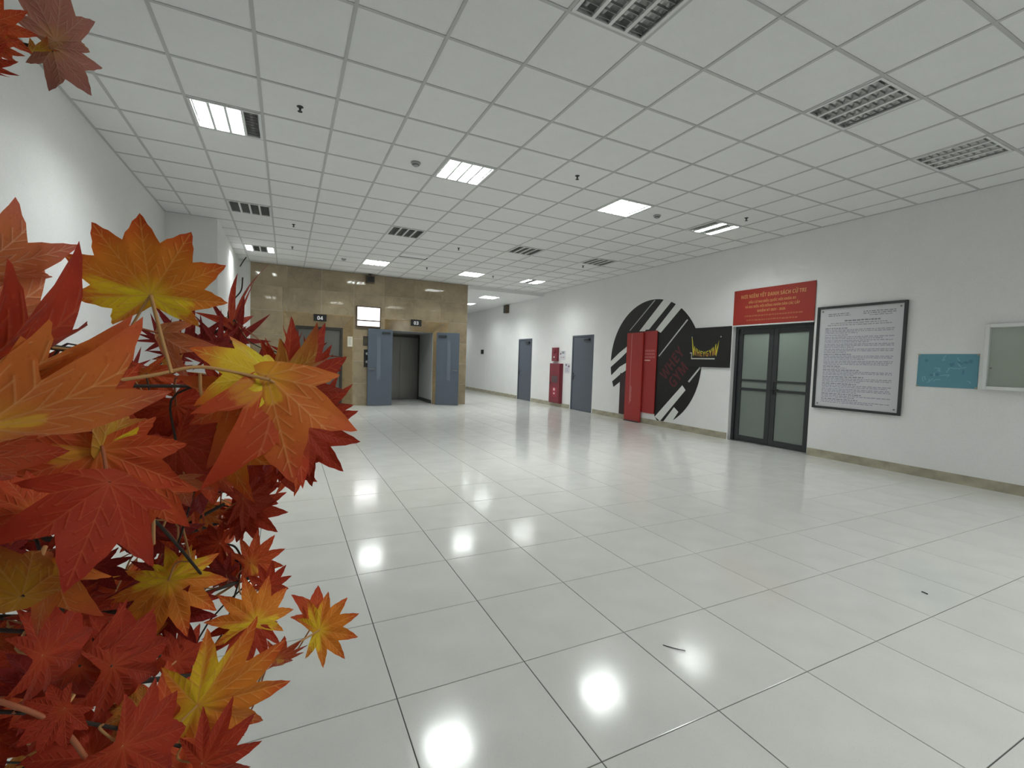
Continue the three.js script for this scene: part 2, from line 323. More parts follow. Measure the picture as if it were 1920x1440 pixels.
// small things on the lift wall
function numberPlate(x, y, txt, label) {
  const t = thing('number_plate', label, 'sign', [x, y, ZL]);
  part('plate', rbox(0.31, 0.18, 0.014), M.black, t, 0, 0.09, 0.007);
  part('number', new THREE.PlaneGeometry(0.30, 0.17), std(0xffffff, 0.5, 0, { map: canvasTex(256, 144, (g, w, h) => { g.fillStyle = '#0b0b0c'; g.fillRect(0, 0, w, h); g.fillStyle = '#f2f2f4'; g.font = 'bold 112px sans-serif'; g.textAlign = 'center'; g.textBaseline = 'middle'; g.fillText(txt, w / 2, h / 2 + 6); }) }), t, 0, 0.09, 0.0146);
}
numberPlate(0.775, 2.205, '04', 'small black plate reading 04 over the closed steel lift door'); numberPlate(3.29, 2.24, '03', 'small black plate reading 03 over the open fire doors');
{
  const t = thing('lit_display', 'glowing white display panel between the two lifts', 'display', [1.98, 2.12, ZL]);
  part('housing', rbox(0.64, 0.56, 0.08), M.brownBox, t, 0, 0.28, 0.04);
  const tex = canvasTex(512, 304, (g, w, h) => { g.fillStyle = '#ffffff'; g.fillRect(0, 0, w, h); g.strokeStyle = '#9c9298'; g.lineWidth = 14; g.beginPath(); g.moveTo(30, 120); g.lineTo(150, 118); g.lineTo(185, 135); g.moveTo(30, 165); g.lineTo(200, 168); g.lineTo(300, 195); g.moveTo(245, 118); g.lineTo(310, 112); g.stroke(); });
  part('upper_screen', new THREE.PlaneGeometry(0.58, 0.335), std(0x000000, 0.5, 0, { emissive: lin(1, 0.985, 0.99), emissiveIntensity: 1.9, emissiveMap: tex }), t, 0, 0.36, 0.0812);
  part('lower_screen', new THREE.PlaneGeometry(0.58, 0.125), std(0x000000, 0.5, 0, { emissive: lin(1, 0.93, 0.94), emissiveIntensity: 1.7 }), t, 0, 0.095, 0.0812);
  const l = new THREE.RectAreaLight(lin(1, 0.97, 0.97), 1.2, 0.58, 0.5); l.position.set(0, 0.28, 0.09); l.rotation.y = Math.PI; t.add(l);
  l.castShadow = true;
}
{
  const t = thing('wall_notice', 'small pale notice beside the 04 lift door', 'notice', [1.52, 1.58, ZL]);
  part('sheet', rbox(0.13, 0.27, 0.006, 0.002), std(lin(0.62, 0.60, 0.52), 0.5), t, 0, 0.135, 0.003);
  part('print', new THREE.PlaneGeometry(0.11, 0.24), std(0xffffff, 0.6, 0, { map: canvasTex(64, 128, (g, w, h) => { g.fillStyle = '#d8d4c4'; g.fillRect(0, 0, w, h); g.fillStyle = '#8f8a7c'; for (let k = 0; k < 8; k++) g.fillRect(8, 14 + k * 13, 30 + rnd() * 16, 4); }) }), t, 0, 0.135, 0.0065);
  const p = thing('floor_indicator', 'dark framed floor indicator above the call buttons', 'indicator', [1.94, 1.63, ZL]);
  part('bezel', rbox(0.17, 0.25, 0.02), M.steelDark, p, 0, 0.125, 0.01);
  part('screen', box(0.12, 0.15, 0.004), std(lin(0.10, 0.09, 0.06), 0.2), p, 0, 0.135, 0.021);
  const c = thing('call_panel', 'tall black call panel with two pale arrow buttons', 'call panel', [1.96, 1.05, ZL]);
  part('plate', rbox(0.16, 0.47, 0.02), M.black, c, 0, 0.235, 0.01);
  for (const [y, s] of [[0.14, -1], [0.36, 1]]) {
    const b = part('button', new THREE.CylinderGeometry(0.036, 0.036, 0.012, 20).rotateX(Math.PI / 2), M.alu, c, 0, y, 0.024);
    const a = new THREE.Shape([new THREE.Vector2(-0.02, -0.014 * s), new THREE.Vector2(0.02, -0.014 * s), new THREE.Vector2(0, 0.02 * s)]);
    part('arrow', new THREE.ExtrudeGeometry(a, { depth: 0.002, bevelEnabled: false }), std(lin(0.7, 0.65, 0.6), 0.4), b, 0, 0, 0.006);
  }
  const s = thing('hanging_box', 'small dark brown box hung under the ceiling over the lift wall', 'box', [2.0, 3.30, ZL + 0.09]);
  part('case', rbox(0.22, 0.19, 0.12, 0.01), M.brownBox, s, 0, 0.095, 0);
  part('bracket', box(0.05, 0.053, 0.05), M.steelDark, s, 0, 0.2165, 0);
  part('front_grille', box(0.17, 0.14, 0.006), M.black, s, 0, 0.095, 0.062);
}

// ---------------------------------------------------------------- things on the right wall
const wallTurn = -Math.PI / 2;     // local +z points into the room, local +x along world +z
const onRight = (name, label, cat, z0, z1, y, group, x = XR) => thing(name, label, cat, [x, y, (z0 + z1) / 2], wallTurn, group);
// plain steel doors
function steelDoor(n, label, D) {
  const t = struct('door_' + n, label, 'door', [XR, 0, (D.z0 + D.z1) / 2]); t.rotation.y = wallTurn;
  const w = D.z1 - D.z0, h = D.h, f = 0.05;
  part('door_frame', box(f, h, 0.14), M.doorGrey, t, -w / 2 + f / 2, h / 2, -0.06);
  part('door_frame', box(f, h, 0.14), M.doorGrey, t, w / 2 - f / 2, h / 2, -0.06);
  part('door_frame', box(w - 2 * f, f, 0.14), M.doorGrey, t, 0, h - f / 2, -0.06);
  const l = part('door_leaf', rbox(w - 2 * f - 0.006, h - f - 0.012, 0.045, 0.003), M.doorGrey, t, 0, (h - f) / 2 + 0.004, -0.025);
  part('door_closer', rbox(0.24, 0.06, 0.05, 0.008), M.darkGrey, l, w * 0.22, h / 2 - 0.11, 0.05);
  part('lever_handle', new THREE.CapsuleGeometry(0.011, 0.12, 4, 8).rotateZ(Math.PI / 2), M.darkGrey, l, -w * 0.36, -0.06, 0.05);
  part('lock_plate', rbox(0.04, 0.2, 0.01, 0.004), M.darkGrey, l, -w * 0.41, -0.08, 0.026);
}
steelDoor(1, 'dark grey steel door between the fire hose cabinet and the black disc', D1);
steelDoor(2, 'dark grey steel door in the corridor wall past the fire hose cabinet', D2);
// glazed double door, set back in the wall
{
  const t = struct('door_3', 'dark aluminium double door with frosted glass under the red banner', 'door', [XR + 0.13, 0, (DD.z0 + DD.z1) / 2]); t.rotation.y = wallTurn;
  const w = DD.z1 - DD.z0, h = DD.h, f = 0.055, fm = M.darkGrey;
  part('door_frame', rbox(f, h, 0.10), fm, t, -w / 2 + f / 2, h / 2, 0);
  part('door_frame', rbox(f, h, 0.10), fm, t, w / 2 - f / 2, h / 2, 0);
  part('door_frame', rbox(w - 2 * f, f, 0.10), fm, t, 0, h - f / 2, 0);
  const glass = new THREE.MeshPhysicalMaterial({ color: lin(0.36, 0.40, 0.37), roughness: 0.5, transmission: 0.65, thickness: 0, ior: 1.5 });
  const lw = (w - 2 * f) / 2 - 0.003, lh = h - f - 0.01, st = 0.085;
  for (const s of [-1, 1]) {
    const L = new THREE.Group(); L.name = 'door_leaf'; L.position.set(s * (lw / 2 + 0.002), 0.006, 0); t.add(L);
    for (const e of [-1, 1]) part('stile', rbox(st, lh, 0.045), fm, L, e * (lw / 2 - st / 2), lh / 2, 0);
    part('top_rail', rbox(lw - 2 * st, 0.085, 0.045), fm, L, 0, lh - 0.0425, 0);
    part('bottom_rail', rbox(lw - 2 * st, 0.10, 0.045), fm, L, 0, 0.05, 0);
    part('middle_rail', rbox(lw - 2 * st, 0.035, 0.04), fm, L, 0, 1.115, 0);
    part('middle_rail', rbox(lw - 2 * st, 0.045, 0.04), fm, L, 0, 0.955, 0);
    part('glass_pane', box(lw - 2 * st, lh - 0.085 - 1.132, 0.006), glass, L, 0, (lh - 0.085 + 1.132) / 2, 0);
    part('glass_pane', box(lw - 2 * st, 0.12, 0.006), glass, L, 0, 1.0375, 0);
    part('glass_pane', box(lw - 2 * st, 0.8325, 0.006), glass, L, 0, 0.51625, 0);
    if (s > 0) { part('lock_plate', rbox(0.03, 0.22, 0.012), M.black, L, -lw / 2 + st / 2, 1.0, 0.028); part('lever_handle', new THREE.CapsuleGeometry(0.011, 0.12, 4, 8).rotateZ(Math.PI / 2), M.black, L, -lw / 2 + st / 2 + 0.05, 0.98, 0.06); }
  }
}
// the room behind the glazed door
{
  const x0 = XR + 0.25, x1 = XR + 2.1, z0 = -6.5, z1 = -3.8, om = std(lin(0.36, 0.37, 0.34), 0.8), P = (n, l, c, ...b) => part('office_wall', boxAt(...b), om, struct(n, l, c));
  P('wall_office_end', 'end wall of the room behind the glazed door', 'wall', x1, x1 + 0.1, 0, 2.9, z0, z1);
  P('wall_office_far', 'far side wall of the room behind the glazed door', 'wall', x0, x1, 0, 2.9, z0 - 0.1, z0);
  P('wall_office_near', 'near side wall of the room behind the glazed door', 'wall', x0, x1, 0, 2.9, z1, z1 + 0.1);
  P('ceiling_office', 'ceiling of the room behind the glazed door', 'ceiling', x0, x1, 2.9, 3.0, z0, z1);
}
// black striped disc with lettering on the wall
{
  const t = onRight('wall_disc', 'large black disc with diagonal white stripes and dark red lettering', 'wall graphic', -7.96, -7.96, 0);
  const R = 1.425, cy = 1.395, S = 2048 / 2.9, X = (a) => (a + 1.45) * S, Y = (b) => (2.85 - b) * S;
  const tex = canvasTex(2048, 2048, (g) => {
    g.clearRect(0, 0, 2048, 2048);
    const poly = (p, c) => { g.beginPath(); p.forEach(([a, b], i) => (i ? g.lineTo(X(a), Y(b)) : g.moveTo(X(a), Y(b)))); g.closePath(); if (c) { g.fillStyle = c; g.fill(); } };
    g.save(); g.beginPath(); g.arc(X(0), Y(cy), R * S, 0, 7); g.clip();
    g.fillStyle = '#121212'; g.fillRect(0, 0, 2048, 2048);
    for (let k = 0; k < 2600; k++) { g.fillStyle = rnd() > 0.5 ? 'rgba(52,52,50,0.25)' : 'rgba(0,0,0,0.3)'; g.fillRect(rnd() * 2048, rnd() * 2048, 3 + rnd() * 9, 3 + rnd() * 9); }
    const white = '#e4e6e2';
    poly([[0.042, 2.80], [0.068, 2.80], [-0.738, 2.153], [-0.77, 2.155], [0.02, 2.80]], '#a9aba8');
    poly([[0.33, 2.80], [0.55, 2.72], [-0.146, 2.112], [-0.422, 2.124]], white);
    poly([[0.68, 2.66], [0.85, 2.57], [0.27, 2.061], [0.11, 2.13]], white);
    poly([[0.998, 2.31], [1.03, 2.295], [0.262, 1.54], [0.232, 1.55]], '#c9cac6');
    poly([[-0.811, 1.786], [-0.803, 1.661], [-1.068, 1.478], [-1.55, 1.18], [-1.55, 1.33], [-1.098, 1.632]], white);
    poly([[-0.771, 1.405], [-0.759, 1.235], [-1.061, 1.078], [-1.50, 0.80], [-1.50, 0.97], [-1.074, 1.278]], white);
    poly([[0.958, 0.942], [1.052, 0.847], [0.375, 0.117], [0.205, 0.194]], white);
    poly([[0.762, 0.465], [0.888, 0.376], [0.66, 0.06], [0.44, 0.08]], white);
    poly([[1.385, 1.34], [1.41, 1.315], [1.136, 1.009], [1.101, 1.032]], '#c9cac6');
    poly([[-0.20, 2.15], [-0.06, 2.15], [-0.78, 1.3], [-0.82, 1.5]], '#121212');
    g.save(); g.translate(X(0.70), Y(1.26)); g.rotate(-0.86); g.fillStyle = '#5b1a22'; g.textAlign = 'center'; g.textBaseline = 'middle';
    g.font = 'bold 235px sans-serif'; g.fillText('WHEY', 40, -95, 560); g.fillText('GYM', 0, 120, 430); g.restore();
    g.restore();
    g.globalCompositeOperation = 'destination-out';
    poly([[-1.6, 0.62], [-1.32, 0.74], [-1.038, 0.906], [-1.0, 0.0], [-1.6, -0.1]], '#000');
    poly([[-1.6, -0.1], [1.6, -0.1], [1.6, 0.122], [-1.6, 0.122]], '#000');
    poly([[-0.72, 0.10], [0.30, 0.10], [0.20, 0.20], [0.19, 0.265], [-0.72, 0.265]], '#000');
    g.globalCompositeOperation = 'source-over';
  });
  const geo = new THREE.CircleGeometry(R, 96); const uv = geo.attributes.uv, p = geo.attributes.position;
  for (let k = 0; k < p.count; k++) uv.setXY(k, (p.getX(k) + 1.45) / 2.9, (p.getY(k) + cy + 0.05) / 2.9);
  part('printed_film', geo, std(0xffffff, 0.45, 0, { map: tex, alphaTest: 0.5 }), t, 0, cy, 0.003);
}
// red panels in front of the disc
{
  const t = onRight('red_board', 'tall red board standing on the floor before the black disc', 'board', -8.72, -8.17, 0);
  part('board', rbox(0.55, 2.09, 0.03, 0.004), M.red, t, 0, 1.047, 0.052);
  const tex = canvasTex(256, 1024, (g, w, h) => { g.fillStyle = '#ae3431'; g.fillRect(0, 0, w, h); g.fillStyle = '#d89a94'; g.fillRect(0.30 * w, 8, 6, 0.80 * h); for (let k = 0; k < 16; k++) g.fillRect(0.34 * w, 0.60 * h + k * 12, 14 + 10 * rnd(), 6); });
  part('print', new THREE.PlaneGeometry(0.545, 2.08), std(lin(0.85, 0.85, 0.85), 0.45, 0, { map: tex }), t, 0, 1.047, 0.0676);
  part('foot', rbox(0.5, 0.02, 0.10, 0.004), M.darkGrey, t, 0, 0.01, 0.055);
  const s = onRight('red_wall_sign', 'red wall panel with faint white lines of lettering on the disc', 'panel', -8.20, -7.77, 0.25);
  part('panel', rbox(0.43, 1.86, 0.02, 0.003), M.red, s, 0, 0.93, 0.016);
  const tx = canvasTex(256, 1024, (g, w, h) => {
    g.fillStyle = '#ab3230'; g.fillRect(0, 0, w, h); g.fillStyle = '#c8706c';
    for (let r = 0; r < 3; r++) { let x = 40; while (x < 225) { const l = 14 + 22 * rnd(); g.fillRect(x, 232 + r * 40, Math.min(l, 235 - x), 22); x += l + 7; } }
    g.fillStyle = '#e8c4bf'; g.fillRect(36, 356, 110, 14);
  });
  part('print', new THREE.PlaneGeometry(0.425, 1.85), std(lin(0.85, 0.85, 0.85), 0.45, 0, { map: tx }), s, 0, 0.93, 0.0266);
  const d = onRight('maroon_strip', 'dark maroon upright strip between the wall and the red board', 'panel', -8.98, -8.72, 0.125);
  part('panel', rbox(0.26, 1.0, 0.012, 0.003), std(lin(0.035, 0.012, 0.014), 0.5), d, 0, 0.5, 0.011);
}
// black sign with the crown lettering
{
  const t = onRight('black_sign', 'black sign with yellow crown-shaped lettering beside the double door', 'sign', -6.82, -5.88, 1.335);
  part('panel', rbox(0.94, 0.775, 0.03, 0.004), M.black, t, 0, 0.3875, 0.017);
  const tex = canvasTex(1024, 844, (g, w, h) => {
    g.fillStyle = '#151516'; g.fillRect(0, 0, w, h);
    const word = 'WHEYGYM', n = word.length, tmp = document.createElement('canvas'); tmp.width = 700; tmp.height = 200; const q = tmp.getContext('2d');
    q.font = 'bold 150px sans-serif'; q.textBaseline = 'middle'; q.textAlign = 'center'; q.fillStyle = '#c9bd33'; q.fillText(word, 350, 105, 690); q.fillStyle = '#c08a2c'; q.globalCompositeOperation = 'source-atop'; q.fillRect(0, 100, 700, 70);
    // letters grow towards both ends: a crown
    for (let x = 0; x < 700; x += 2) { const e = Math.abs(x - 350) / 350, hgt = 150 + 210 * Math.pow(e, 2.2), lean = (x - 350) * 0.10; g.drawImage(tmp, x, 30, 2, 150, 60 + x * 0.93, 640 - hgt, 2.6, hgt); }
    g.fillStyle = '#c9bd33';
    g.beginPath(); g.moveTo(60, 430); g.lineTo(35, 200); g.lineTo(50, 200); g.lineTo(120, 560); g.lineTo(95, 620); g.closePath(); g.fill();
    g.beginPath(); g.moveTo(715, 430); g.lineTo(760, 270); g.lineTo(748, 420); g.lineTo(705, 620); g.lineTo(680, 560); g.closePath(); g.fill();
    g.beginPath(); g.arc(800, 205, 15, 0, 7); g.fillStyle = '#b9bab2'; g.fill(); g.beginPath(); g.arc(38, 190, 12, 0, 7); g.fill();
    g.fillStyle = '#c4c6c0'; g.fillRect(52, 655, 620, 26); g.fillRect(40, 540, 20, 141); g.fillRect(-10, 530, 66, 24);
  });
  part('print', new THREE.PlaneGeometry(0.93, 0.765), std(lin(0.95, 0.95, 0.95), 0.45, 0, { map: tex }), t, 0, 0.3875, 0.0326);
}
// red banner over the double door
{
  const t = onRight('red_banner', 'red banner with yellow lettering hung over the double door', 'banner', -5.86, -4.40, 2.115);
  part('cloth', rbox(1.455, 0.625, 0.012, 0.003), M.red, t, 0, 0.3125, 0.012);
  part('bottom_bar', rbox(1.455, 0.022, 0.02, 0.004), M.white, t, 0, -0.012, 0.012);
  const tex = canvasTex(1536, 660, (g, w, h) => {
    g.fillStyle = '#bb3324'; g.fillRect(0, 0, w, h); g.textAlign = 'center'; g.textBaseline = 'middle'; g.fillStyle = '#e8b46a';
    markedText(g, 'NƠI NIÊM YẾT DANH SÁCH CỬ TRI', w / 2, 130, 92, 1240);
    markedText(g, 'BẦU CỬ ĐẠI BIỂU QUỐC HỘI KHÓA XV', w / 2, 245, 58, 900);
    markedText(g, 'VÀ ĐẠI BIỂU HỘI ĐỒNG NHÂN DÂN CÁC CẤP', w / 2, 330, 58, 1040); markedText(g, 'NHIỆM KỲ 2021 - 2026', w / 2, 415, 58, 540);
    g.fillStyle = '#cf7a4c';
    for (const [y, n] of [[505, 0.68], [585, 0.62]]) { let x = w * (1 - n) / 2; while (x < w * (1 + n) / 2) { const l = 20 + rnd() * 46; g.fillRect(x, y - 14 - rnd() * 4, l, 26); x += l + 12; } }
  });
  part('print', new THREE.PlaneGeometry(1.45, 0.62), std(lin(0.62, 0.62, 0.62), 0.55, 0, { map: tex }), t, 0, 0.3125, 0.0186);
}
// framed regulations board
{
  const t = onRight('notice_board', 'large framed white board full of grey lines of text', 'notice board', -4.345, -3.195, 0.76), w = 1.15, h = 1.55, f = 0.035;
  for (const s of [-1, 1]) { part('frame_side', rbox(f, h, 0.035, 0.004), M.darkGrey, t, s * (w / 2 - f / 2), h / 2, 0.02); part('frame_rail', rbox(w - 2 * f, f, 0.035, 0.004), M.darkGrey, t, 0, h / 2 + s * (h / 2 - f / 2), 0.02); }
  const tex = canvasTex(1024, 1400, (g, W, H) => {
    g.fillStyle = '#dcdcdc'; g.fillRect(0, 0, W, H);
    const words = (x0, x1, y, th, c) => { g.fillStyle = c; let x = x0; while (x < x1 - 10) { const l = Math.min(12 + rnd() * 46, x1 - x); g.fillRect(x, y + rnd() * 2, l, th); x += l + 7 + rnd() * 5; } };
    for (const y of [70, 95]) words(110, 400, y, 12, '#8f9096');
    for (const y of [60, 85]) words(560, 940, y, 12, '#8f9096'); words(640, 900, 112, 10, '#9a9ba2');
    words(330, 780, 170, 17, '#86878e'); words(150, 860, 205, 11, '#9798a0'); words(110, 900, 232, 11, '#9798a0');
    let y = 275; while (y < 1330) { const lines = 1 + Math.floor(rnd() * 3); if (rnd() < 0.5) { words(80, 80 + 200 + rnd() * 500, y, 14, '#90919b'); y += 25; } for (let k = 0; k < lines; k++) { words(80, k === lines - 1 ? 300 + rnd() * 620 : 940, y, 12, '#a3a4b0'); y += 22; } y += 6; }
  });
  part('printed_sheet', at(box(w - 2 * f, h - 2 * f, 0.01), 0, h / 2, 0.012), std(lin(0.66, 0.67, 0.68), 0.5), t);
  part('print', new THREE.PlaneGeometry(w - 2 * f - 0.01, h - 2 * f - 0.01), std(lin(0.85, 0.85, 0.88), 0.5, 0, { map: tex }), t, 0, h / 2, 0.0176);
  for (const [a, b] of [[-1, -1], [1, -1], [-1, 1], [1, 1]]) part('screw_cap', new THREE.CylinderGeometry(0.011, 0.011, 0.008, 12).rotateX(Math.PI / 2), M.steel, t, a * (w / 2 - 0.075), h / 2 + b * (h / 2 - 0.075), 0.02);
}
// blue poster
{
  const t = onRight('blue_poster', 'small blue poster between the text board and the glazed case', 'poster', -3.05, -2.46, 1.172), w = 0.59, h = 0.418;
  part('sheet', rbox(w, h, 0.006, 0.002), std(lin(0.10, 0.26, 0.33), 0.5), t, 0, h / 2, 0.004);
  const tex = canvasTex(512, 360, (g, W, H) => {
    g.fillStyle = '#5f97a8'; g.fillRect(0, 0, W, H); g.strokeStyle = '#7fb0be'; g.lineWidth = 9; g.lineCap = 'round';
    for (let k = 0; k < 16; k++) { const x = 40 + rnd() * 420, y = 50 + rnd() * 270; g.beginPath(); g.moveTo(x, y); g.quadraticCurveTo(x + rr(-50, 50), y + rr(-40, 40), x + rr(-60, 60), y + rr(-50, 50)); g.stroke(); }
    g.fillStyle = '#4d8294'; for (let k = 0; k < 10; k++) { g.beginPath(); g.ellipse(60 + rnd() * 400, 60 + rnd() * 250, 10 + rnd() * 22, 6 + rnd() * 12, rnd() * 3, 0, 7); g.fill(); }
  });
  part('print', new THREE.PlaneGeometry(w - 0.004, h - 0.004), std(lin(0.9, 0.9, 0.9), 0.5, 0, { map: tex }), t, 0, h / 2, 0.0076);
  for (const [a, b] of [[-1, 0], [1, 0], [-1, 1], [1, 1]]) part('corner_cap', rbox(0.022, 0.022, 0.006, 0.002), M.base, t, a * (w / 2 - 0.008), b ? h - 0.008 : 0.008, 0.008);
}
// glazed notice case, runs out of the frame
{
  const t = onRight('notice_case', 'empty glazed notice case with a pale metal frame', 'notice case', -2.41, -1.21, 1.172), w = 1.2, h = 0.765, f = 0.04;
  for (const s of [-1, 1]) { part('frame_side', rbox(f, h, 0.06, 0.006), M.white, t, s * (w / 2 - f / 2), h / 2, 0.032); part('frame_rail', rbox(w - 2 * f, f, 0.06, 0.006), M.white, t, 0, h / 2 + s * (h / 2 - f / 2), 0.032); }
  part('backing', box(w - 2 * f, h - 2 * f, 0.01), std(lin(0.40, 0.42, 0.37), 0.9), t, 0, h / 2, 0.008);
  part('glass_pane', box(w - 2 * f, h - 2 * f, 0.004), new THREE.MeshPhysicalMaterial({ color: lin(0.94, 0.96, 0.95), roughness: 0.04, transmission: 1, thickness: 0, ior: 1.5 }), t, 0, h / 2, 0.045);
  part('lock', new THREE.CylinderGeometry(0.009, 0.009, 0.012, 12).rotateX(Math.PI / 2), M.steel, t, -w / 2 + f + 0.03, h * 0.33, 0.053);
}
// fire hose cabinet, alarm box and stickers
{
  const t = onRight('fire_hose_cabinet', 'dark red fire hose cabinet standing against the white wall', 'fire cabinet', -12.24, -11.6, 0.11), w = 0.62, h = 1.2;
  part('case', rbox(w, h, 0.10, 0.006), M.redCab, t, 0, h / 2, 0.051);
  const d = part('door', rbox(w - 0.05, h - 0.05, 0.014, 0.004), M.redCab, t, 0, h / 2, 0.107);
  part('window', box(0.34, 0.20, 0.004), std(lin(0.10, 0.055, 0.06), 0.15), d, 0.02, 0.12, 0.008);
  part('lettering', new THREE.PlaneGeometry(0.30, 0.30), std(0xffffff, 0.5, 0, { map: canvasTex(128, 128, (g, W, H) => { g.fillStyle = '#93273a'; g.fillRect(0, 0, W, H); g.fillStyle = '#d9b6bb'; g.fillRect(38, 16, 46, 34); g.fillRect(44, 74, 36, 22); }) }), d, 0.02, -0.26, 0.0076);
  part('latch', rbox(0.03, 0.07, 0.02, 0.004), M.steel, d, -0.24, 0, 0.014);
  const a = onRight('alarm_box', 'narrow dark red alarm box above the fire hose cabinet', 'alarm box', -12.19, -11.87, 1.38);
  part('case', rbox(0.31, 0.41, 0.07, 0.006), M.redCab, a, 0, 0.205, 0.036);
  part('bell', new THREE.CylinderGeometry(0.06, 0.07, 0.03, 20).rotateX(Math.PI / 2), M.redCab, a, 0, 0.30, 0.085);
  part('push_button', new THREE.CylinderGeometry(0.025, 0.025, 0.02, 14).rotateX(Math.PI / 2), M.white, a, 0, 0.12, 0.08);
  const s = onRight('safety_sticker', 'pale sticker with grey squares beside the red alarm box', 'sticker', -11.84, -11.50, 1.42);
  const stick = (t, w, h, draw) => { part('sheet', rbox(w, h, 0.004, 0.0015), std(lin(0.7, 0.7, 0.72), 0.5), t, 0, h / 2, 0.003); part('print', new THREE.PlaneGeometry(w - 0.004, h - 0.004), std(lin(0.9, 0.9, 0.9), 0.5, 0, { map: canvasTex(128, 128, draw) }), t, 0, h / 2, 0.0056); };
  stick(s, 0.32, 0.27, (g) => { g.fillStyle = '#dcdce2'; g.fillRect(0, 0, 128, 128); g.fillStyle = '#8c9096'; g.fillRect(46, 8, 60, 34); g.fillStyle = '#8a5a66'; g.fillRect(6, 30, 30, 24); g.fillStyle = '#b9a3ab'; g.fillRect(24, 84, 24, 16); g.fillRect(66, 82, 40, 18); });
  const e = onRight('instruction_sticker', 'pale paper sticker between the fire hose cabinet and the grey door', 'sticker', -11.54, -11.22, 1.03);
  stick(e, 0.26, 0.29, (g) => { g.fillStyle = '#d9d8e0'; g.fillRect(0, 0, 128, 128); g.fillStyle = '#7e6f7c'; g.fillRect(8, 8, 40, 24); g.fillRect(76, 26, 44, 22); g.fillStyle = '#b4b0bc'; for (let k = 0; k < 4; k++) g.fillRect(10, 60 + 14 * k, 80 + 20 * rnd(), 6); });
}
{
  const s = onRight('wall_switch', 'small black device on the corridor wall', 'switch', -18.02, -17.8, 1.60);
  part('case', rbox(0.20, 0.18, 0.05, 0.008), M.black, s, 0, 0.09, 0.026);
  part('face', rbox(0.13, 0.11, 0.01, 0.003), M.darkGrey, s, 0, 0.09, 0.054);
  const b = onRight('wall_speaker', 'small brown speaker high on the corridor wall', 'speaker', -15.7, -15.45, 3.12);
  part('case', rbox(0.22, 0.29, 0.14, 0.012), M.brownBox, b, 0, 0.145, 0.071);
  part('grille', rbox(0.17, 0.24, 0.01, 0.004), M.darkGrey, b, 0, 0.145, 0.144);
}

// ---------------------------------------------------------------- ceiling troffers
const TG = (() => {
  const o = 0.286, y = 0.006;
  const trough = (() => { const pos = [], n = 10, w = 0.054, d = 0.05; for (let k = 0; k < n; k++) { const a = -w + 2 * w * k / n, b = -w + 2 * w * (k + 1) / n, f = (x) => 0.020 + d * (1 - Math.pow(x / w, 2)), L = 0.268; pos.push(a, f(a), -L, b, f(b), L, a, f(a), L, a, f(a), -L, b, f(b), -L, b, f(b), L); } const g = new THREE.BufferGeometry(); g.setAttribute('position', new THREE.Float32BufferAttribute(pos, 3)); g.computeVertexNormals(); return g; })();
  return {
    housing: mergeGeometries([boxAt(-0.287, 0.287, 0.075, 0.08, -0.287, 0.287), boxAt(-0.287, -0.282, y, 0.075, -0.287, 0.287), boxAt(0.282, 0.287, y, 0.075, -0.287, 0.287), boxAt(-0.282, 0.282, y, 0.075, -0.287, -0.282), boxAt(-0.282, 0.282, y, 0.075, 0.282, 0.287)]),
    frame: mergeGeometries([boxAt(-o, -0.262, 0, 0.012, -o, o), boxAt(0.262, o, 0, 0.012, -o, o), boxAt(-0.262, 0.262, 0, 0.012, -o, -0.266), boxAt(-0.262, 0.262, 0, 0.012, 0.266, o)]),
    divider: box(0.024, 0.024, 0.532), trough, blade: box(0.104, 0.019, 0.002), tube: new THREE.CylinderGeometry(0.013, 0.013, 0.52, 12).rotateX(Math.PI / 2),
  };
})();
const GROUP_LIT = 'fully lit ceiling troffers', GROUP_OFF = 'unlit ceiling troffers';
function troffer(x, y, z, cells, label, group) {
  const t = thing('ceiling_troffer', label, 'ceiling light', [x, y, z], 0, group);
  part('housing', TG.housing, M.white, t); part('frame', TG.frame, M.white, t);
  for (let k = -1; k <= 1; k++) part('divider', TG.divider, M.white, t, k * 0.132, 0.012, 0);
  for (let k = 0; k < 4; k++) {
    const cx = (k - 1.5) * 0.132, on = cells[k];
    const tr = part('reflector', TG.trough, M.reflector, t, cx, 0, 0);
    for (let b = -4; b <= 4; b++) part('louver_blade', TG.blade, M.reflector, tr, 0, 0.0165, b * 0.0595);
    part('tube', TG.tube, on ? M.glow : M.tubeOff, tr, 0, 0.0525, 0);
    if (on) { const l = new THREE.RectAreaLight(TUBE_COLOR, TUBE_RADIANCE, 0.06, 0.53); l.position.set(cx, 0.0375, 0); l.rotation.x = -Math.PI / 2; l.castShadow = true; t.add(l); }   // just under the tube, above the blades
  }
  return t;
}
const LABELS = {
  '-2,3': ['ceiling troffer with three glowing tubes and one dark tube'], '9,3': ['ceiling troffer with two glowing tubes toward the double door'], '-2,13': ['ceiling troffer glowing only at both ends beside the lift wall'],
  '9,13': ['ceiling troffer with one dark tube among three glowing near the corridor'], '2,3': ['fully glowing ceiling troffer with a smoke detector beside it', GROUP_LIT], '6,3': ['fully glowing ceiling troffer with a smoke detector beside it', GROUP_LIT],
  '2,13': ['fully glowing ceiling troffer in front of the lit display'], '6,13': ['fully glowing ceiling troffer in front of the outer corner of the lift wall'],
  '-2,8': ['dark unlit ceiling troffer beside the white wall pier'], '9,8': ['dark unlit ceiling troffer above the black striped disc'], '9,-2': ['dark unlit ceiling troffer above the glazed notice case'], '-2,-2': ['dark unlit ceiling troffer above the maple tree'],
  '2,8': ['dark unlit ceiling troffer between two rows of lit ones', 'unlit troffers between the lit rows'], '6,8': ['dark unlit ceiling troffer between two rows of lit ones', 'unlit troffers between the lit rows'],
};
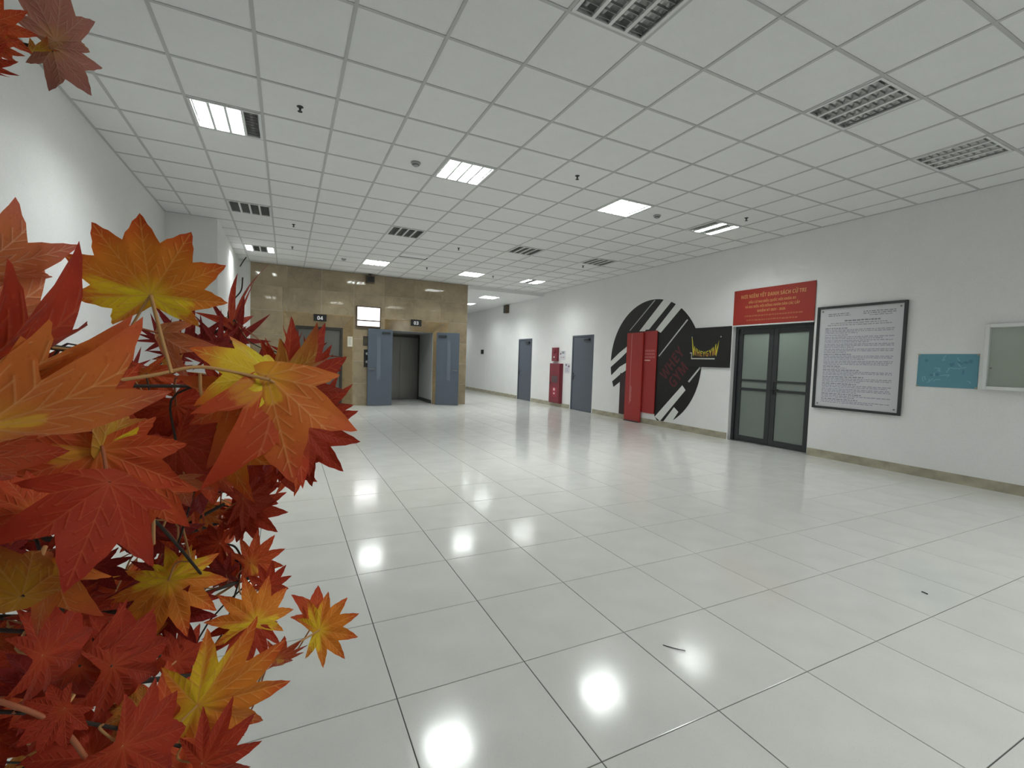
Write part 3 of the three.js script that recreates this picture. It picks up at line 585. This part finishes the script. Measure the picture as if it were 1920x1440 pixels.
for (const [i, j, cells] of TROFFERS) {
  const n = cells.reduce((a, b) => a + b, 0), L = LABELS[i + ',' + j] ?? (j === -7 ? (n ? ['glowing ceiling troffer on the entrance side of the hall', 'glowing troffers of the entrance side'] : ['dark ceiling troffer on the entrance side of the hall', 'dark troffers of the entrance side']) : ['dark unlit ceiling troffer over the open floor of bright tiles', GROUP_OFF]);
  troffer(CX + CG * (i + 0.5), CEIL - 0.004, -(CZ + CG * (j + 0.5)), cells, L[0], L[1]);
}
for (const z of CORR_LIGHTS) troffer(6.08, CCEIL - 0.004, z, z > -15 ? [1, 1, 1, 1] : [0, 0, 1, 1], z > -15 ? 'fully glowing ceiling troffer in the lower corridor ceiling' : 'half lit ceiling troffer deeper in the corridor ceiling', z > -15 ? undefined : 'half lit corridor troffers');
{
  const t = thing('added_glass_light', 'added unseen tube lamp brightening the upper glass of the frosted double door', 'lamp', [XR + 0.62, 2.45, -5.13]);  // unseen lamp, added so the frosted glass brightens towards its top
  part('bracket', box(0.06, 0.41, 0.06), M.white, t, 0, 0.245, 0); part('batten', rbox(0.05, 0.04, 1.24, 0.006), M.white, t, 0, 0.03, 0);
  part('tube', new THREE.CylinderGeometry(0.013, 0.013, 1.2, 12).rotateX(Math.PI / 2), M.glow, t, 0, -0.005, 0);
  const l = new THREE.RectAreaLight(TUBE_COLOR, 190, 0.04, 1.2); l.position.set(-0.016, -0.016, 0); l.quaternion.setFromUnitVectors(new THREE.Vector3(0, 0, -1), new THREE.Vector3(-0.55, -0.83, 0).normalize()); l.castShadow = true; t.add(l);
}

// sprinklers, smoke detectors, hatch
const sprGeo = new THREE.LatheGeometry([[0.0, 0], [0.034, 0], [0.036, -0.004], [0.016, -0.012], [0.012, -0.03], [0.010, -0.034], [0.010, -0.05], [0.026, -0.052], [0.026, -0.056], [0.0, -0.058]].map(([a, b]) => new THREE.Vector2(a, b)), 16);
for (const [u, w] of [[-0.48, 2.5], [4.5, 2.5], [9.48, 2.5], [-0.48, 9.45], [4.47, 9.4], [9.42, 9.35], [-0.48, 12.5], [4.47, 13.25], [7.46, 13.35]]) {
  const s = thing('sprinkler', 'small dark sprinkler head hanging from a ceiling panel', 'sprinkler', [CX + CG * u, CEIL + 0.0058, -(CZ + CG * w)], 0, 'ceiling sprinklers');
  s.scale.setScalar(0.8); part('rosette', sprGeo, M.darkGrey, s); part('arm', box(0.004, 0.03, 0.02), M.darkGrey, s, 0, -0.04, 0);
}
const smokeGeo = new THREE.LatheGeometry([[0, 0], [0.055, 0], [0.055, -0.012], [0.048, -0.02], [0.036, -0.024], [0.034, -0.034], [0.026, -0.042], [0, -0.044]].map(([a, b]) => new THREE.Vector2(a, b)), 24);
for (const [u, w, l] of [[1.54, 3.55, 'round smoke detector left of a fully lit troffer'], [7.54, 3.5, 'round smoke detector between the fully lit and the two-tube troffer'], [1.3, 13.5, 'round smoke detector close to the stone lift wall']]) {
  const s = thing('smoke_detector', l, 'smoke detector', [CX + CG * u, CEIL + 0.0058, -(CZ + CG * w)]);
  part('base', smokeGeo, std(lin(0.36, 0.37, 0.36), 0.5), s); part('sensor_ring', new THREE.TorusGeometry(0.036, 0.004, 6, 24).rotateX(Math.PI / 2), M.darkGrey, s, 0, -0.029, 0);
}
{
  const h = thing('ceiling_hatch', 'ceiling access hatch with one dark open edge', 'hatch', [CX + CG * 3.5, CEIL - 0.004, -(CZ + CG * 11.6)]);
  part('lid', box(0.57, 0.008, 0.30), M.ceil, h, 0, 0.004, 0.1); part('open_edge', box(0.58, 0.012, 0.02), M.black, h, 0, 0.0, -0.07); part('open_edge', box(0.02, 0.012, 0.16), M.black, h, 0.29, 0.0, 0.02);
}
// litter on the floor
{
  const onFloor = (u, v) => { const d = pix(u, v, 1).sub(camera.position), k = -CAM_H / d.y; return d.multiplyScalar(k).add(camera.position); };
  const bits = [[[1243, 1210], [1262, 1216], [1285, 1222]], [[1728, 1110], [1733, 1112], [1739, 1115]]];
  const lb = ['thin dark thread lying on a floor tile', 'tiny dark crumb on the floor tiles toward the right wall'];
  bits.forEach((b, k) => {
    const p = b.map(([u, v]) => onFloor(u, v)), c = p[1].clone(), t = thing('floor_litter', lb[k], 'litter', [c.x, 0, c.z]);
    part('strand', new THREE.TubeGeometry(new THREE.CatmullRomCurve3(p.map((q, i) => q.clone().sub(c).setY(0.0022 + 0.001 * i % 2))), 10, k ? 0.004 : 0.0022, 6), M.darkGrey, t);
  });
}

// ---------------------------------------------------------------- artificial maple tree beside the camera
const LOBES9 = [[-132, 0.66], [-97, 0.86], [-64, 0.97], [-32, 1.0], [0, 1.02], [32, 1.0], [64, 0.97], [97, 0.86], [132, 0.66]];
const LOBES7 = [[-118, 0.60], [-78, 0.85], [-38, 1.0], [0, 1.08], [38, 1.0], [78, 0.85], [118, 0.60]];
const DEG = Math.PI / 180;
function leafGeo({ lobes, sinus, bulge, fold, curl, side, wave, phase, tooth = 0.02 }) {
  const P = (a, r) => [r * Math.sin(a * DEG), r * Math.cos(a * DEG)], key = [[P(-172, 0.16), 0]];
  lobes.forEach(([a, r], i) => {
    key.push([P(a, r), 1]);
    const nx = lobes[i + 1]; if (nx) key.push([P((a + nx[0]) / 2, sinus * Math.min(r, nx[1])), 0]);
  });
  key.push([P(172, 0.16), 0]);
  const out = [], N = 5;
  for (let k = 0; k < key.length; k++) {
    const [a] = key[k], [b] = key[(k + 1) % key.length], closing = k === key.length - 1;
    for (let s = 0; s < (closing ? 1 : N); s++) {
      const t = s / N; let x = a[0] + (b[0] - a[0]) * t, y = a[1] + (b[1] - a[1]) * t; const r = Math.hypot(x, y) || 1e-6;
      const off = closing ? 0 : bulge * Math.sin(Math.PI * t) + (s % 2 ? tooth : 0);
      out.push([x * (1 + off / Math.max(r, 0.35)), y * (1 + off / Math.max(r, 0.35))]);
    }
  }
  const rings = [0.12, 0.3, 0.5, 0.68, 0.85, 1], n = out.length, pos = [0, 0, 0], uv = [0.5, 0.5], idx = [];
  const zOf = (x, y) => {
    const r = Math.hypot(x, y), a = Math.atan2(x, y) / DEG; let best = 1e9, gap = 30;
    lobes.forEach(([la], i) => { const d = Math.abs(a - la); if (d < best) { best = d; gap = Math.abs((lobes[i + 1] ?? lobes[i - 1])[0] - la) / 2; } });
    return fold * r * Math.min(best / gap, 1) - curl * r * r - side * x * x + wave * r * r * Math.sin(a * DEG * 3 + phase);
  };
  for (const t of rings) for (const [x, y] of out) { const X = x * t, Y = y * t; pos.push(X, Y, zOf(X, Y)); uv.push(0.5 + X / 2.3, 0.5 + Y / 2.3); }
  for (let i = 0; i < n; i++) idx.push(0, 1 + (i + 1) % n, 1 + i);
  for (let k = 0; k + 1 < rings.length; k++) for (let i = 0; i < n; i++) { const a = 1 + k * n + i, b = 1 + k * n + (i + 1) % n; idx.push(a, b, b + n, a, b + n, a + n); }
  const g = new THREE.BufferGeometry(); g.setAttribute('position', new THREE.Float32BufferAttribute(pos, 3)); g.setAttribute('uv', new THREE.Float32BufferAttribute(uv, 2)); g.setIndex(idx); g.computeVertexNormals(); return g;
}
const LOBES5 = [[-84, 0.66], [-46, 0.95], [0, 1.04], [46, 0.95], [84, 0.66]];
const A = { lobes: LOBES9, sinus: 0.72, bulge: 0.012 }, B = { lobes: LOBES9, sinus: 0.58, bulge: 0.03 }, C = { lobes: LOBES7, sinus: 0.27, bulge: 0.05, tooth: 0.006 }, D = { lobes: LOBES5, sinus: 0.66, bulge: 0.02 };
const GEO = {
  A0: leafGeo({ ...A, fold: 0.10, curl: 0.10, side: 0.05, wave: 0.05, phase: 0.4 }),
  A1: leafGeo({ ...A, fold: 0.12, curl: 0.28, side: 0.30, wave: 0.08, phase: 1.9 }),
  A2: leafGeo({ ...A, fold: 0.08, curl: 0.05, side: 0.75, wave: 0.10, phase: 3.0 }),
  D0: leafGeo({ ...D, fold: 0.06, curl: 0.20, side: 0.25, wave: 0.06, phase: 0.7 }),
  D1: leafGeo({ ...D, fold: 0.10, curl: 0.32, side: 0.55, wave: 0.08, phase: 2.0 }),
  B0: leafGeo({ ...B, fold: 0.10, curl: 0.12, side: 0.10, wave: 0.06, phase: 0.9 }),
  B1: leafGeo({ ...B, fold: 0.14, curl: 0.35, side: 0.25, wave: 0.10, phase: 2.2 }),
  B2: leafGeo({ ...B, fold: 0.10, curl: -0.20, side: 0.55, wave: 0.12, phase: 4.1 }),
  C0: leafGeo({ ...C, fold: 0.08, curl: 0.20, side: 0.15, wave: 0.08, phase: 0.3 }),
  C1: leafGeo({ ...C, fold: 0.10, curl: -0.35, side: 0.45, wave: 0.14, phase: 2.6 }),
};
const veinPaths = (g, W, width, c) => {
  const k = W / 2.3, X = (x) => W / 2 + x * k, Y = (y) => W / 2 - y * k; g.strokeStyle = c; g.lineCap = 'round';
  for (const [a, r] of LOBES9) {
    const dx = Math.sin(a * DEG), dy = Math.cos(a * DEG);
    g.lineWidth = width * 1.6; g.beginPath(); g.moveTo(X(0), Y(0)); g.lineTo(X(dx * r * 0.96), Y(dy * r * 0.96)); g.stroke();
    g.lineWidth = width;
    for (let t = 0.25; t < 0.85; t += 0.14) for (const s of [-1, 1]) {
      const l = 0.20 * (1.05 - t) + 0.05, b = (a + s * 36) * DEG; g.beginPath(); g.moveTo(X(dx * r * t), Y(dy * r * t)); g.lineTo(X(dx * r * t + Math.sin(b) * l), Y(dy * r * t + Math.cos(b) * l)); g.stroke();
    }
  }
};
function leafTex(core, mid, edge, vein, sectors, sectorColor) {
  return canvasTex(512, 512, (g, W) => {
    g.fillStyle = edge; g.fillRect(0, 0, W, W);
    const gr = g.createRadialGradient(W / 2, W / 2, 4, W / 2, W / 2, W * 0.44); gr.addColorStop(0, core); gr.addColorStop(0.30, mid); gr.addColorStop(0.62, mid); gr.addColorStop(0.92, edge); g.fillStyle = gr; g.fillRect(0, 0, W, W);
    for (const [a0, a1, r0] of sectors) {                    // dyed patches with ragged ends
      for (let k = 0; k < 150; k++) { const a = rr(a0, a1) * DEG, r = r0 * (0.72 + 0.28 * rnd()) * W / 2.3; g.strokeStyle = sectorColor; g.globalAlpha = 0.16; g.lineWidth = 7; g.beginPath(); g.moveTo(W / 2, W / 2); g.lineTo(W / 2 + Math.sin(a) * r, W / 2 - Math.cos(a) * r); g.stroke(); }
    }
    g.globalAlpha = 0.10; for (let k = 0; k < 2200; k++) { g.fillStyle = rnd() > 0.5 ? '#ffb070' : '#7a1206'; g.fillRect(rnd() * W, rnd() * W, 1 + rnd() * 5, 1 + rnd() * 3); }
    g.globalAlpha = 0.55; veinPaths(g, W, 2.2, vein); g.globalAlpha = 1;
  });
}
const veinBump = canvasTex(512, 512, (g, W) => { g.fillStyle = '#606060'; g.fillRect(0, 0, W, W); for (let k = 0; k < 3000; k++) { const v = 80 + rnd() * 40 | 0; g.fillStyle = `rgb(${v},${v},${v})`; g.fillRect(rnd() * W, rnd() * W, 2, 2); } g.filter = 'none'; veinPaths(g, W, 7, 'rgba(190,190,190,0.45)'); veinPaths(g, W, 3, '#e8e8e8'); }, false);
const leafMat = (tex) => new THREE.MeshPhysicalMaterial({ map: tex, bumpMap: veinBump, bumpScale: 0.0006, roughness: 0.66, specularIntensity: 0.35, transmission: 0.28, thickness: 0, side: THREE.DoubleSide });
const LM = {
  orangeGold: leafMat(leafTex('#f0d030', '#e08228', '#cf5220', '#eeaa5c', [[-130, -70, 0.72], [95, 150, 0.5]], '#f3d22c')),
  orange: leafMat(leafTex('#efb53a', '#dd7a34', '#d05a34', '#f0ae70', [[-20, 12, 0.3]], '#f0b83a')),
  yellow: leafMat(leafTex('#f3e034', '#ecc42c', '#dc6a28', '#f4d860', [[-160, -60, 0.8], [40, 75, 0.6]], '#f5df30')),
  redOrange: leafMat(leafTex('#d47a2c', '#c44e24', '#b83a1c', '#dc8050', [[60, 100, 0.45]], '#e09a30')),
  red: leafMat(leafTex('#b2421c', '#a63218', '#9c2814', '#bc5430', [], '#d9603c')),
  darkRed: leafMat(leafTex('#8e2a1c', '#8a2420', '#861f20', '#a04030', [], '#a82c1c')),
  pinkish: leafMat(leafTex('#e09858', '#d67a4c', '#d2705c', '#ecb894', [[100, 140, 0.5]], '#eda257')),
  backlitBrown: leafMat(leafTex('#b08050', '#a06656', '#96605a', '#b88a74', [], '#b08050')),  // brownish tone has the backlit shade of the corner leaves put into it
  ochre: leafMat(leafTex('#d0a034', '#b8762c', '#a04824', '#d4ac60', [[-60, 60, 0.6]], '#cfa02c')),
};
const TREE = new THREE.Vector3(-0.98, 0, -0.52);
const tree = thing('artificial_maple_tree', 'artificial maple tree with red, orange and yellow leaves reaching into the hall', 'tree', TREE.toArray());
const barkMat = std(lin(0.10, 0.07, 0.045), 0.85), twigDark = std(lin(0.035, 0.028, 0.022), 0.8), stemTan = std(lin(0.55, 0.30, 0.11), 0.7), stemRed = std(lin(0.40, 0.12, 0.05), 0.7);
const tubeOf = (pts, r, seg = 12, rad = 5) => new THREE.TubeGeometry(new THREE.CatmullRomCurve3(pts.map((q) => q.clone().sub(TREE))), seg, r, rad);
part('pot', new THREE.LatheGeometry([[0, 0], [0.15, 0], [0.165, 0.02], [0.20, 0.36], [0.205, 0.38], [0.185, 0.38], [0.18, 0.33], [0, 0.33]].map(([a, b]) => new THREE.Vector2(a, b)), 32), std(lin(0.5, 0.49, 0.46), 0.5), tree);
part('trunk', tubeOf([[0, 0.30, 0], [0.02, 0.8, 0.01], [-0.02, 1.3, -0.02], [0.03, 1.8, 0], [0.02, 2.1, 0.02]].map((q) => new THREE.Vector3(...q).add(TREE)), 0.026, 24, 9), barkMat, tree);
// branches from the trunk into the crown
const nodes = [];
function branch(pts, r, mat = twigDark) {
  part('branch', tubeOf(pts, r, 22, 6), mat, tree); const c = new THREE.CatmullRomCurve3(pts); for (let k = 4; k <= 20; k++) nodes.push(c.getPoint(k / 20));
}
const T = (y, dx = 0.02) => new THREE.Vector3(TREE.x + dx, y, TREE.z);
branch([T(1.0), pix(-420, 760, 0.75), pix(60, 760, 0.68), pix(330, 760, 0.72), pix(520, 800, 0.78)], 0.0024);
branch([T(1.05), pix(-420, 700, 0.8), pix(60, 720, 0.9), pix(280, 690, 0.95), pix(440, 600, 1.0)], 0.0022);
branch([T(0.9), pix(-400, 1000, 0.7), pix(60, 1010, 0.62), pix(300, 1010, 0.66), pix(470, 960, 0.74)], 0.0022);
branch([T(0.75), pix(-400, 1150, 0.7), pix(50, 1160, 0.6), pix(280, 1140, 0.62), pix(480, 1080, 0.72)], 0.0022);
branch([T(0.65), pix(-400, 1400, 0.7), pix(30, 1300, 0.55), pix(240, 1280, 0.56), pix(500, 1250, 0.66)], 0.0022);
branch([T(0.55), pix(-300, 1600, 0.65), pix(80, 1470, 0.5), pix(260, 1410, 0.52), pix(420, 1400, 0.58)], 0.002);
branch([T(1.85), pix(-420, 120, 0.7), pix(-120, 90, 0.55), pix(30, 60, 0.5), pix(100, 95, 0.5)], 0.0012);
branch([T(1.1), pix(-420, 560, 0.6), pix(-150, 600, 0.42), pix(20, 640, 0.42), pix(180, 660, 0.5)], 0.002);

branch([T(1.0), pix(-500, 660, 0.6), pix(-100, 660, 0.44), pix(120, 730, 0.44), pix(320, 720, 0.46), pix(500, 735, 0.49)], 0.0013);
branch([T(0.95), pix(-500, 900, 0.6), pix(-100, 930, 0.42), pix(130, 900, 0.42), pix(270, 960, 0.46), pix(380, 1080, 0.56)], 0.0013);
branch([T(0.8), pix(-500, 1150, 0.6), pix(-80, 1180, 0.44), pix(120, 1190, 0.45), pix(300, 1230, 0.5)], 0.0013);
branch([T(0.6), pix(-500, 1400, 0.6), pix(-60, 1330, 0.46), pix(150, 1350, 0.46), pix(340, 1400, 0.5)], 0.0013);
// one leaf: pixel + distance of its stalk end and of its middle tip, turn about that axis
const leafList = [];
function leaf(bu, bv, bd, tu, tv, td, roll, geo, mat) {
  const b = pix(bu, bv, bd), t = pix(tu, tv, td), Y = t.clone().sub(b), len = Y.length(); Y.normalize();
  const view = camera.position.clone().sub(b).normalize(), X = Y.clone().cross(view).normalize(), Z = X.clone().cross(Y);
  const m = shadow(new THREE.Mesh(GEO[geo], LM[mat])); m.name = 'leaf';
  m.quaternion.setFromRotationMatrix(new THREE.Matrix4().makeBasis(X, Y, Z)).multiply(new THREE.Quaternion().setFromAxisAngle(new THREE.Vector3(0, 1, 0), roll * DEG));
  m.scale.setScalar(len); m.position.copy(b).sub(TREE); tree.add(m); leafList.push([b, Y]); return m;
}
const hero = [
  // upper left, close
  [283, 553, 0.42, 258, 404, 0.41, -16, 'A0', 'orangeGold'],
  [-55, 505, 0.30, 150, 478, 0.30, 48, 'D0', 'pinkish'],
  [-60, 600, 0.31, 142, 596, 0.33, 52, 'D1', 'pinkish'],
  [-60, 690, 0.27, 196, 652, 0.31, 66, 'D1', 'red'],
  [-50, 740, 0.24, 242, 748, 0.27, 58, 'D0', 'orange'],
  [-40, 800, 0.25, 326, 770, 0.27, 62, 'D0', 'orange'],
  [-80, 860, 0.27, 130, 862, 0.28, 45, 'D0', 'redOrange'],
  // centre right
  [500, 706, 0.425, 545, 893, 0.40, 4, 'D0', 'orange'],
  [508, 716, 0.435, 606, 884, 0.42, -60, 'D1', 'redOrange'],
  [470, 730, 0.43, 372, 800, 0.42, -25, 'D1', 'orange'],
  [508, 712, 0.43, 372, 642, 0.42, 44, 'D0', 'yellow'],
  [512, 712, 0.50, 632, 690, 0.52, 74, 'D1', 'ochre'],
  [530, 722, 0.55, 655, 748, 0.58, 25, 'B1', 'red'],
  [300, 625, 0.52, 330, 712, 0.50, 62, 'D1', 'pinkish'],
  // centre
  [185, 845, 0.36, 160, 1010, 0.36, 8, 'A0', 'redOrange'],
  [190, 842, 0.36, 296, 792, 0.38, 35, 'D0', 'ochre'],
  [195, 852, 0.365, 300, 905, 0.37, 35, 'D0', 'yellow'],
  [205, 905, 0.32, 135, 1092, 0.30, -10, 'D0', 'red'],
  [285, 895, 0.40, 235, 1018, 0.40, 15, 'D0', 'redOrange'],
  [405, 788, 0.50, 438, 950, 0.50, 55, 'D1', 'orangeGold'],
  [330, 900, 0.46, 352, 942, 0.44, 0, 'D0', 'pinkish'],
  [330, 830, 0.50, 395, 905, 0.52, 10, 'A0', 'red'], [430, 830, 0.52, 490, 900, 0.52, 25, 'A1', 'red'], [330, 760, 0.52, 380, 850, 0.52, 10, 'A1', 'red'],
  // right lower fringe
  [316, 1088, 0.55, 352, 1192, 0.55, -8, 'B0', 'orangeGold'],
  [318, 1090, 0.56, 372, 1032, 0.57, 25, 'D0', 'yellow'],
  [480, 1166, 0.60, 458, 1082, 0.60, 15, 'B0', 'orangeGold'],
  [470, 1172, 0.60, 418, 1244, 0.58, 10, 'B1', 'red'],
  [598, 1182, 0.64, 672, 1150, 0.64, -8, 'B0', 'orangeGold'],
  [588, 1170, 0.66, 604, 1098, 0.67, 40, 'D0', 'redOrange'],
  [370, 1322, 0.50, 545, 1285, 0.52, 42, 'B0', 'orangeGold'],
  [380, 1432, 0.48, 490, 1402, 0.48, 25, 'B1', 'red'],
  [265, 1330, 0.48, 190, 1362, 0.48, 10, 'A1', 'ochre'],
  [300, 1360, 0.52, 462, 1372, 0.54, -30, 'B0', 'redOrange'],
  [365, 960, 0.66, 428, 978, 0.66, 45, 'B2', 'orange'],
  // right column of red leaves
  [455, 935, 0.66, 530, 905, 0.68, 20, 'B0', 'red'], [462, 955, 0.68, 518, 1000, 0.68, 10, 'B1', 'red'], [470, 1055, 0.68, 534, 1030, 0.68, 15, 'B0', 'redOrange'], [440, 1050, 0.70, 410, 1105, 0.70, 0, 'B1', 'red'],
  [560, 805, 0.62, 642, 884, 0.62, 10, 'B0', 'red'], [590, 760, 0.60, 642, 800, 0.62, 30, 'B1', 'red'], [520, 850, 0.64, 590, 908, 0.64, 15, 'B1', 'red'], [500, 1100, 0.66, 537, 1060, 0.66, 20, 'B0', 'red'],
  [520, 1235, 0.60, 575, 1205, 0.60, 60, 'B2', 'redOrange'], [440, 980, 0.7, 490, 950, 0.7, 20, 'B0', 'red'], [470, 900, 0.7, 510, 940, 0.7, 0, 'B1', 'red'],
  // narrow dark leaves farther back
  [352, 655, 0.95, 365, 560, 0.95, 5, 'C0', 'darkRed'], [385, 645, 0.95, 372, 592, 0.95, -20, 'C0', 'darkRed'], [300, 640, 0.95, 285, 590, 0.95, 10, 'C0', 'darkRed'], [440, 640, 1.0, 462, 556, 1.0, 15, 'C0', 'darkRed'],
  [436, 612, 1.0, 446, 488, 1.0, 68, 'C1', 'red'], [445, 625, 0.98, 405, 612, 0.98, 0, 'C0', 'darkRed'], [560, 672, 0.9, 520, 622, 0.9, 30, 'C1', 'red'], [575, 672, 0.9, 632, 655, 0.9, 40, 'C1', 'red'], [550, 680, 0.9, 552, 625, 0.9, 30, 'C1', 'red'],
  [250, 690, 0.9, 232, 645, 0.9, 20, 'C0', 'darkRed'], [215, 702, 0.85, 268, 672, 0.85, 55, 'C1', 'darkRed'], [340, 690, 0.9, 300, 665, 0.9, 30, 'C0', 'darkRed'], [400, 668, 0.9, 360, 690, 0.9, 30, 'C0', 'darkRed'], [330, 640, 0.95, 345, 590, 0.95, 30, 'C0', 'darkRed'], [480, 690, 0.95, 500, 640, 0.95, 20, 'C0', 'darkRed'], [410, 650, 0.95, 420, 585, 0.95, 25, 'C0', 'darkRed'], [325, 665, 0.95, 318, 610, 0.95, -15, 'C0', 'darkRed'], [520, 690, 0.92, 500, 635, 0.92, 10, 'C0', 'red'], [590, 690, 0.85, 640, 700, 0.85, 30, 'B1', 'red'],
  // top left corner
  [98, 88, 0.50, 172, 176, 0.50, -10, 'D0', 'backlitBrown'], [104, 76, 0.50, 122, -30, 0.50, 25, 'D0', 'backlitBrown'], [60, 96, 0.50, 118, 104, 0.50, 60, 'D0', 'ochre'], [-25, 45, 0.46, 52, 22, 0.46, 10, 'B0', 'redOrange'], [-20, 80, 0.46, 46, 110, 0.46, 25, 'B1', 'redOrange'], [-40, 110, 0.45, 32, 150, 0.45, 45, 'B1', 'red'],
  // lower left
  [40, 1120, 0.34, -40, 1000, 0.36, 30, 'D0', 'ochre'], [110, 1060, 0.36, 40, 1190, 0.36, 50, 'D1', 'orange'], [80, 1230, 0.42, 190, 1180, 0.44, 20, 'A1', 'red'], [120, 1330, 0.42, 30, 1400, 0.42, 10, 'A0', 'red'], [210, 1250, 0.46, 330, 1200, 0.48, 15, 'A1', 'red'], [150, 1250, 0.46, 260, 1290, 0.48, 30, 'B1', 'red'], [230, 1400, 0.44, 330, 1450, 0.46, 0, 'A1', 'red'], [60, 1300, 0.48, 150, 1230, 0.5, 10, 'A1', 'darkRed'], [170, 1420, 0.5, 90, 1360, 0.5, 20, 'A0', 'red'], [330, 1240, 0.58, 400, 1200, 0.6, 20, 'B0', 'red'], [380, 1370, 0.56, 440, 1330, 0.58, 10, 'B1', 'red'],
  [60, 960, 0.34, 10, 880, 0.34, 30, 'A1', 'redOrange'], [90, 850, 0.38, 20, 900, 0.38, 15, 'A0', 'red'], [120, 930, 0.40, 60, 1010, 0.40, 10, 'A1', 'red'], [150, 760, 0.42, 260, 800, 0.44, 30, 'A1', 'redOrange'],
];
for (const h of hero) leaf(...h);
// fill of the crown behind them
{
  const edge = [[640, 250], [690, 470], [740, 590], [800, 600], [860, 590], [900, 470], [960, 470], [1040, 480], [1100, 460], [1160, 400], [1220, 350], [1290, 400], [1360, 420], [1440, 410], [1500, 400]];
  const limit = (v) => { for (let k = 0; k + 1 < edge.length; k++) if (v <= edge[k + 1][0]) { const [a, x] = edge[k], [b, y] = edge[k + 1]; return x + (y - x) * (v - a) / (b - a); } return 400; };
  const mats = ['red', 'red', 'red', 'darkRed', 'darkRed', 'redOrange', 'redOrange', 'ochre'], geos = ['B0', 'B1', 'B2', 'A1', 'A2', 'B1'];
  let n = 0;
  while (n < 205) {
    const v = rr(660, 1480), u = rr(-140, 620); if (u > limit(v) - 25) continue;
    const d = rr(0.52, 0.88), ang = rr(0, Math.PI * 2), px = rr(0.046, 0.066) * FOCAL / d;
    leaf(u, v, d, u + Math.cos(ang) * px * 0.8, v + Math.abs(Math.sin(ang)) * px * 0.9, d + rr(-0.03, 0.03), rr(-55, 55), geos[Math.floor(rnd() * geos.length)], mats[Math.floor(rnd() * mats.length)]); n++;
  }
}
// stalks from the leaves to the nearest branch
for (const [b, Y] of leafList) {
  let best = null, bd = 1e9; for (const q of nodes) { const d = q.distanceTo(b); if (d < bd) { bd = d; best = q; } }
  if (bd < 0.01) continue;
  const mid = b.clone().lerp(best, 0.5).addScaledVector(Y, -Math.min(0.03, bd * 0.3));
  part('leaf_stalk', tubeOf([b, mid, best], bd > 0.2 ? 0.0011 : 0.0009, 8, 4), rnd() < 0.5 ? stemTan : rnd() < 0.5 ? stemRed : twigDark, tree);
}
// stalks and twigs that stand out
const twig = (pts, r, mat) => part('twig', tubeOf(pts.map((q) => pix(...q)), r, 20, 6), mat, tree);
twig([[190, 718, 0.41], [290, 703, 0.41], [370, 688, 0.415], [440, 698, 0.42], [505, 712, 0.42]], 0.0013, stemTan);
twig([[505, 712, 0.42], [560, 745, 0.44], [606, 762, 0.47]], 0.0012, stemTan);
twig([[283, 553, 0.42], [292, 590, 0.42], [305, 640, 0.42], [322, 700, 0.41]], 0.0013, stemTan);
twig([[375, 700, 0.42], [376, 730, 0.42], [380, 750, 0.42]], 0.0012, stemTan);
twig([[-10, 1312, 0.42], [70, 1340, 0.42], [130, 1380, 0.43], [160, 1420, 0.44]], 0.0014, stemRed);
twig([[278, 905, 0.40], [287, 960, 0.42], [288, 1020, 0.44]], 0.0011, stemTan);
twig([[240, 1022, 0.6], [300, 1025, 0.6], [350, 985, 0.62], [420, 945, 0.64]], 0.0018, twigDark);
twig([[90, 1185, 0.5], [108, 1160, 0.52], [125, 1125, 0.54]], 0.0016, twigDark);
twig([[360, 1250, 0.56], [440, 1245, 0.58], [520, 1225, 0.60], [598, 1182, 0.64]], 0.0010, stemTan);
twig([[430, 612, 1.0], [428, 585, 1.0], [440, 560, 1.0], [452, 545, 1.0], [455, 520, 1.0]], 0.0012, twigDark);
twig([[450, 500, 1.0], [456, 490, 1.0], [462, 482, 1.0]], 0.001, twigDark);
twig([[405, 1020, 0.66], [440, 1025, 0.68], [455, 1050, 0.68]], 0.0012, twigDark);
twig([[0, 700, 0.55], [30, 690, 0.55], [-60, 720, 0.5]].reverse(), 0.001, stemTan);
twig([[-5, 1095, 0.36], [60, 1070, 0.36], [85, 1025, 0.37]], 0.0012, stemTan);

scene.traverse((o) => { if (o.isMesh) shadow(o); });
renderer.render(scene, camera);
